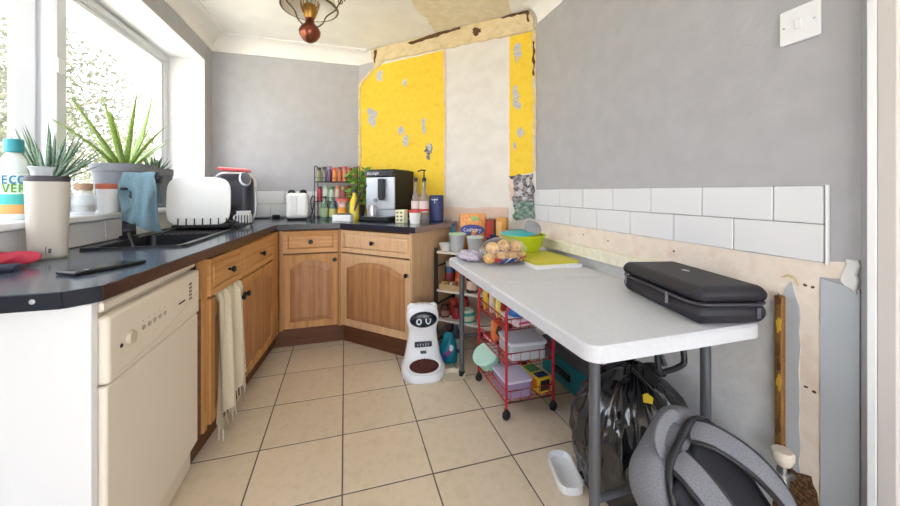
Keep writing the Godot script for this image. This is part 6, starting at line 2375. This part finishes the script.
	for k in 6:
		g = G.new()
		var y: float = [0.50, 0.42, 0.34, 0.29, 0.24, 0.10][k]
		g.extrude(blob(Vector2(0.002, y), 0.007, 0.018 + 0.006 * (k % 3), 0.4, 80 + k, 12), 0.0112, 0.0125, Transform3D(Basis(Vector3(0, 0, 1), Vector3(0, 1, 0), Vector3(-1, 0, 0)), Vector3.ZERO))
		obj("paint_splash", g, mat([c8(96, 58, 30), c8(226, 186, 60), c8(110, 70, 34), c8(90, 60, 36), c8(214, 170, 60), c8(100, 66, 36)][k], 0.8), wp)
	var vl := thing("radiator_valve", "small cream topped radiator valve low on the bare wall", "valve", Vector3(XR - 0.055, 0.0, -0.742))
	g = G.new()
	g.tube([Vector3(0, 0.0005, 0), Vector3(0, 0.26, 0)], 0.008, 10)
	obj("pipe", g, M.brass, vl)
	g = G.new()
	g.lathe([[0.012, 0.25], [0.016, 0.255], [0.016, 0.285], [0.011, 0.29], [0.011, 0.315]], 12)
	g.tube([Vector3(0, 0.27, 0), Vector3(0.045, 0.27, 0)], 0.009, 10)
	obj("body", g, M.steel, vl)
	g = G.new()
	g.lathe([[0.010, 0.312], [0.02, 0.318], [0.028, 0.335], [0.029, 0.352], [0.024, 0.36], [0.0, 0.362]], 20)
	obj("cap", g, mat(c8(226, 214, 196), 0.4), vl)
	# ---- tall cabinet in the next room
	var bcs := thing("bookcase", "oak bookcase seen through the doorway in the next room", "bookcase", Vector3(3.86, 0, -1.42), -PI / 2)
	for s in [-1, 1]:
		g = G.new()
		g.box(Vector3(s * 0.43, 1.05, 0), Vector3(0.03, 2.1, 0.3), 0.002)
		obj("side", g, M.oak_h, bcs)
	for k in 6:
		g = G.new()
		g.box(Vector3(0, 0.06 + 0.405 * k, 0), Vector3(0.83, 0.025, 0.29), 0.002)
		obj("shelf", g, M.oak_h, bcs)
	for k in 5:
		var bx := thing("storage_box", ["white storage box on the lowest bookcase shelf", "dark storage box on the second bookcase shelf", "yellow storage box on the middle bookcase shelf", "pale grey storage box on the fourth bookcase shelf", "red brown storage box on the top bookcase shelf"][k], "box", bcs.transform * Vector3(0.0, 0.0735 + 0.405 * k, 0.0), -PI / 2)
		g = G.new()
		g.box(Vector3(0, 0.13, 0), Vector3(0.7, 0.26, 0.24), 0.006)
		obj("box", g, mat([c8(226, 224, 220), c8(60, 54, 56), c8(222, 188, 84), c8(206, 206, 206), c8(176, 104, 66)][k], 0.7), bx)
		g = G.new()
		g.box(Vector3(0, 0.272, 0), Vector3(0.72, 0.024, 0.25), 0.004)
		obj("lid", g, mat([c8(206, 204, 200), c8(80, 70, 70), c8(206, 170, 60), c8(226, 226, 226), c8(150, 84, 52)][k], 0.7), bx)


func build_bags() -> void:
	var g := G.new()
	# ---- tied black bin bag
	var bb := thing("bin_bag", "full black plastic bin bag tied at the neck under the table", "bin bag", Vector3(1.085, 0.0005, -1.125))
	var film := relief(mat(c8(22, 23, 28), 0.13, 0.0, 0.7), 0.025, 0.4)
	var fold := FastNoiseLite.new()
	fold.seed = 3
	fold.frequency = 1.0
	fold.fractal_octaves = 3
	fold.noise_type = FastNoiseLite.TYPE_SIMPLEX_SMOOTH
	var body := func(u: float, v: float) -> Vector3:
		var a := u * TAU
		var r := 0.0
		var y := 0.0
		if v < 0.12:
			r = 0.20 * sqrt(v / 0.12)
			y = 0.02 * v / 0.12
		else:
			var f := (v - 0.12) / 0.88
			y = 0.02 + 0.44 * f
			r = 0.20 + 0.045 * sin(f * PI * 0.9) - 0.19 * pow(f, 3.2)
		var f2 := clampf(v, 0.0, 1.0)
		# long pleats that gather towards the neck
		var pl := absf(fold.get_noise_3d(cos(a) * 2.6, f2 * 0.9, sin(a) * 2.6))
		var fine := fold.get_noise_3d(cos(a) * 5.5 + 7.0, f2 * 2.6, sin(a) * 5.5)
		var crease := absf(fold.get_noise_3d(cos(a) * 1.4, f2 * 5.0 + 3.0, sin(a) * 1.4))
		r *= 1.0 + 0.20 * (pl - 0.25) * (0.5 + f2) + 0.05 * fine - 0.10 * crease * (1.0 - f2)
		return Vector3(cos(a) * r * 1.0, y * 1.04 + 0.012 * fine, sin(a) * r * 1.02)
	g.patch(body, 120, 60, true)
	obj("sack", g, film, bb)
	g = G.new()
	g.patch(func(u: float, v: float) -> Vector3:
		var a := u * TAU
		var r := 0.03 + 0.075 * pow(v, 1.4) * (1.0 + 0.55 * sin(a * 5.0) + 0.3 * sin(a * 11.0 + 1.0))
		return Vector3(cos(a) * r - 0.02 * v, 0.45 + 0.055 * v - 0.05 * v * v + 0.012 * sin(a * 7.0), sin(a) * r), 70, 10, true)
	obj("neck_ruffle", g, film, bb)
	g = G.new()
	var kn := []
	for k in 20:
		kn.append(Vector3(cos(TAU * k / 20) * 0.036, 0.452 + 0.006 * sin(TAU * k / 10), sin(TAU * k / 20) * 0.036))
	g.tube(kn, 0.010, 6, true)
	obj("tied_knot", g, film, bb)
	g = G.new()
	g.extrude(PackedVector2Array([Vector2(-0.016, -0.012), Vector2(0.012, -0.016), Vector2(0.02, 0.004), Vector2(0.004, 0.018), Vector2(-0.012, 0.012)]), 0.0, 0.004, T(-0.085, 0.435, 0.155, -0.45, -0.85), 0.001)
	var ytag := obj("yellow_tag", g, mat(c8(238, 206, 40), 0.5), bb)
	ytag.set_meta("label", "small yellow tag")
	# ---- grey backpack leaning on the bag, straps outwards
	var bp := thing("backpack", "grey fabric backpack with black trim leaning on the bin bag", "backpack", Vector3(1.035, 0.0005, -0.70))
	bp.basis = Basis(Vector3.UP, 0.20) * Basis(Vector3.RIGHT, -0.34) * Basis(Vector3(0, 0, 1), 0.42)
	bp.position = Vector3(1.05, 0.045, -0.675)
	bp.scale = Vector3.ONE * 1.03
	var fab := relief(speckle([c8(104, 104, 110), c8(136, 136, 142)], [0.3, 0.7], 0.12, 9.0, 0.95, 100, 256, false), 0.3, 0.5)
	var dark := relief(mat(c8(36, 36, 44), 0.85), 0.4, 0.4)
	var W := 0.33
	var H := 0.50
	var D := 0.19
	var taper := func(q: Vector3) -> Vector3:
		var f := clampf((q.y + H / 2) / H, 0.0, 1.0)
		return Vector3(q.x * (1.0 - 0.14 * f * f), q.y, q.z * (1.0 - 0.30 * f * f) + 0.028 * f * f)
	g = G.new()
	g.rbox(Vector3(0, H / 2, 0), Vector3(W, H, D), 0.085, 9, Basis(), taper)
	obj("body", g, fab, bp)
	g = G.new()
	g.rbox(Vector3(0, 0.055, 0.0), Vector3(W + 0.008, 0.11, D + 0.008), 0.05, 6)
	obj("base_panel", g, dark, bp)
	# padded back panel and its black piping
	var loop := func(w: float, h0: float, h1: float, z: float, r: float) -> Array:
		var out := []
		for q in rrect(w, h1 - h0, r, 8):
			var y := q.y + (h0 + h1) / 2
			var f := y / H
			out.append(Vector3(q.x * (1.0 - 0.14 * f * f), y, z + 0.004 * (1.0 - f)))
		return out
	g = G.new()
	g.tube(loop.call(W - 0.03, 0.02, H - 0.012, 0.083, 0.10), 0.0085, 8, true)
	obj("piping", g, M.black, bp)
	g = G.new()
	g.rbox(Vector3(0, 0.245, 0.090), Vector3(W - 0.06, H - 0.07, 0.03), 0.014, 6, Basis(), func(q: Vector3) -> Vector3: return Vector3(q.x * (1.0 - 0.12 * clampf((q.y + 0.2) / 0.4, 0.0, 1.0)), q.y, q.z))
	obj("back_panel", g, dark, bp)
	g = G.new()
	g.rbox(Vector3(-0.075, 0.22, 0.103), Vector3(0.07, 0.33, 0.022), 0.010, 5)
	obj("back_pad", g, fab, bp)
	# shoulder straps
	for s in [-1.0, 1.0]:
		var path := smooth_path([Vector3(s * 0.045, 0.475, 0.085), Vector3(s * 0.062, 0.455, 0.125), Vector3(s * 0.085, 0.38, 0.165), Vector3(s * 0.11, 0.27, 0.172), Vector3(s * 0.125, 0.16, 0.15), Vector3(s * 0.135, 0.07, 0.115)], 6)
		var ups := []
		for k in path.size():
			var f := float(k) / (path.size() - 1)
			ups.append(Vector3(s * 0.15, 1.0 - 1.3 * f, 0.6 + 0.5 * sin(f * PI)).normalized())
		g = G.new()
		g.sweep(path, 0.062, 0.014, ups)
		var st := obj("shoulder_strap", g, fab, bp)
		for e in [-1.0, 1.0]:
			var edge := []
			for k in path.size():
				var t: Vector3 = (path[mini(k + 1, path.size() - 1)] - path[maxi(k - 1, 0)]).normalized()
				edge.append(path[k] + t.cross(ups[k]).normalized() * e * 0.031)
			g = G.new()
			g.tube(edge, 0.0065, 7)
			obj("strap_binding", g, M.black, st)
		g = G.new()
		g.sweep(smooth_path([Vector3(s * 0.135, 0.075, 0.118), Vector3(s * 0.15, 0.05, 0.09), Vector3(s * 0.155, 0.04, 0.04)], 4), 0.025, 0.004, Vector3(0.2 * s, 0.3, 1.0).normalized())
		obj("strap_webbing", g, M.black, st)
	# carry handle
	g = G.new()
	g.sweep(smooth_path([Vector3(-0.055, 0.478, 0.06), Vector3(-0.045, 0.515, 0.062), Vector3(0.0, 0.53, 0.064), Vector3(0.045, 0.515, 0.062), Vector3(0.055, 0.478, 0.06)], 5), 0.03, 0.010, Vector3(0, 0.25, 1))
	obj("carry_handle", g, fab, bp)
	# side pocket seam
	g = G.new()
	g.tube(smooth_path([Vector3(-0.165, 0.13, -0.07), Vector3(-0.167, 0.15, 0.0), Vector3(-0.165, 0.13, 0.06)], 5), 0.004, 6)
	obj("pocket_seam", g, M.black, bp)
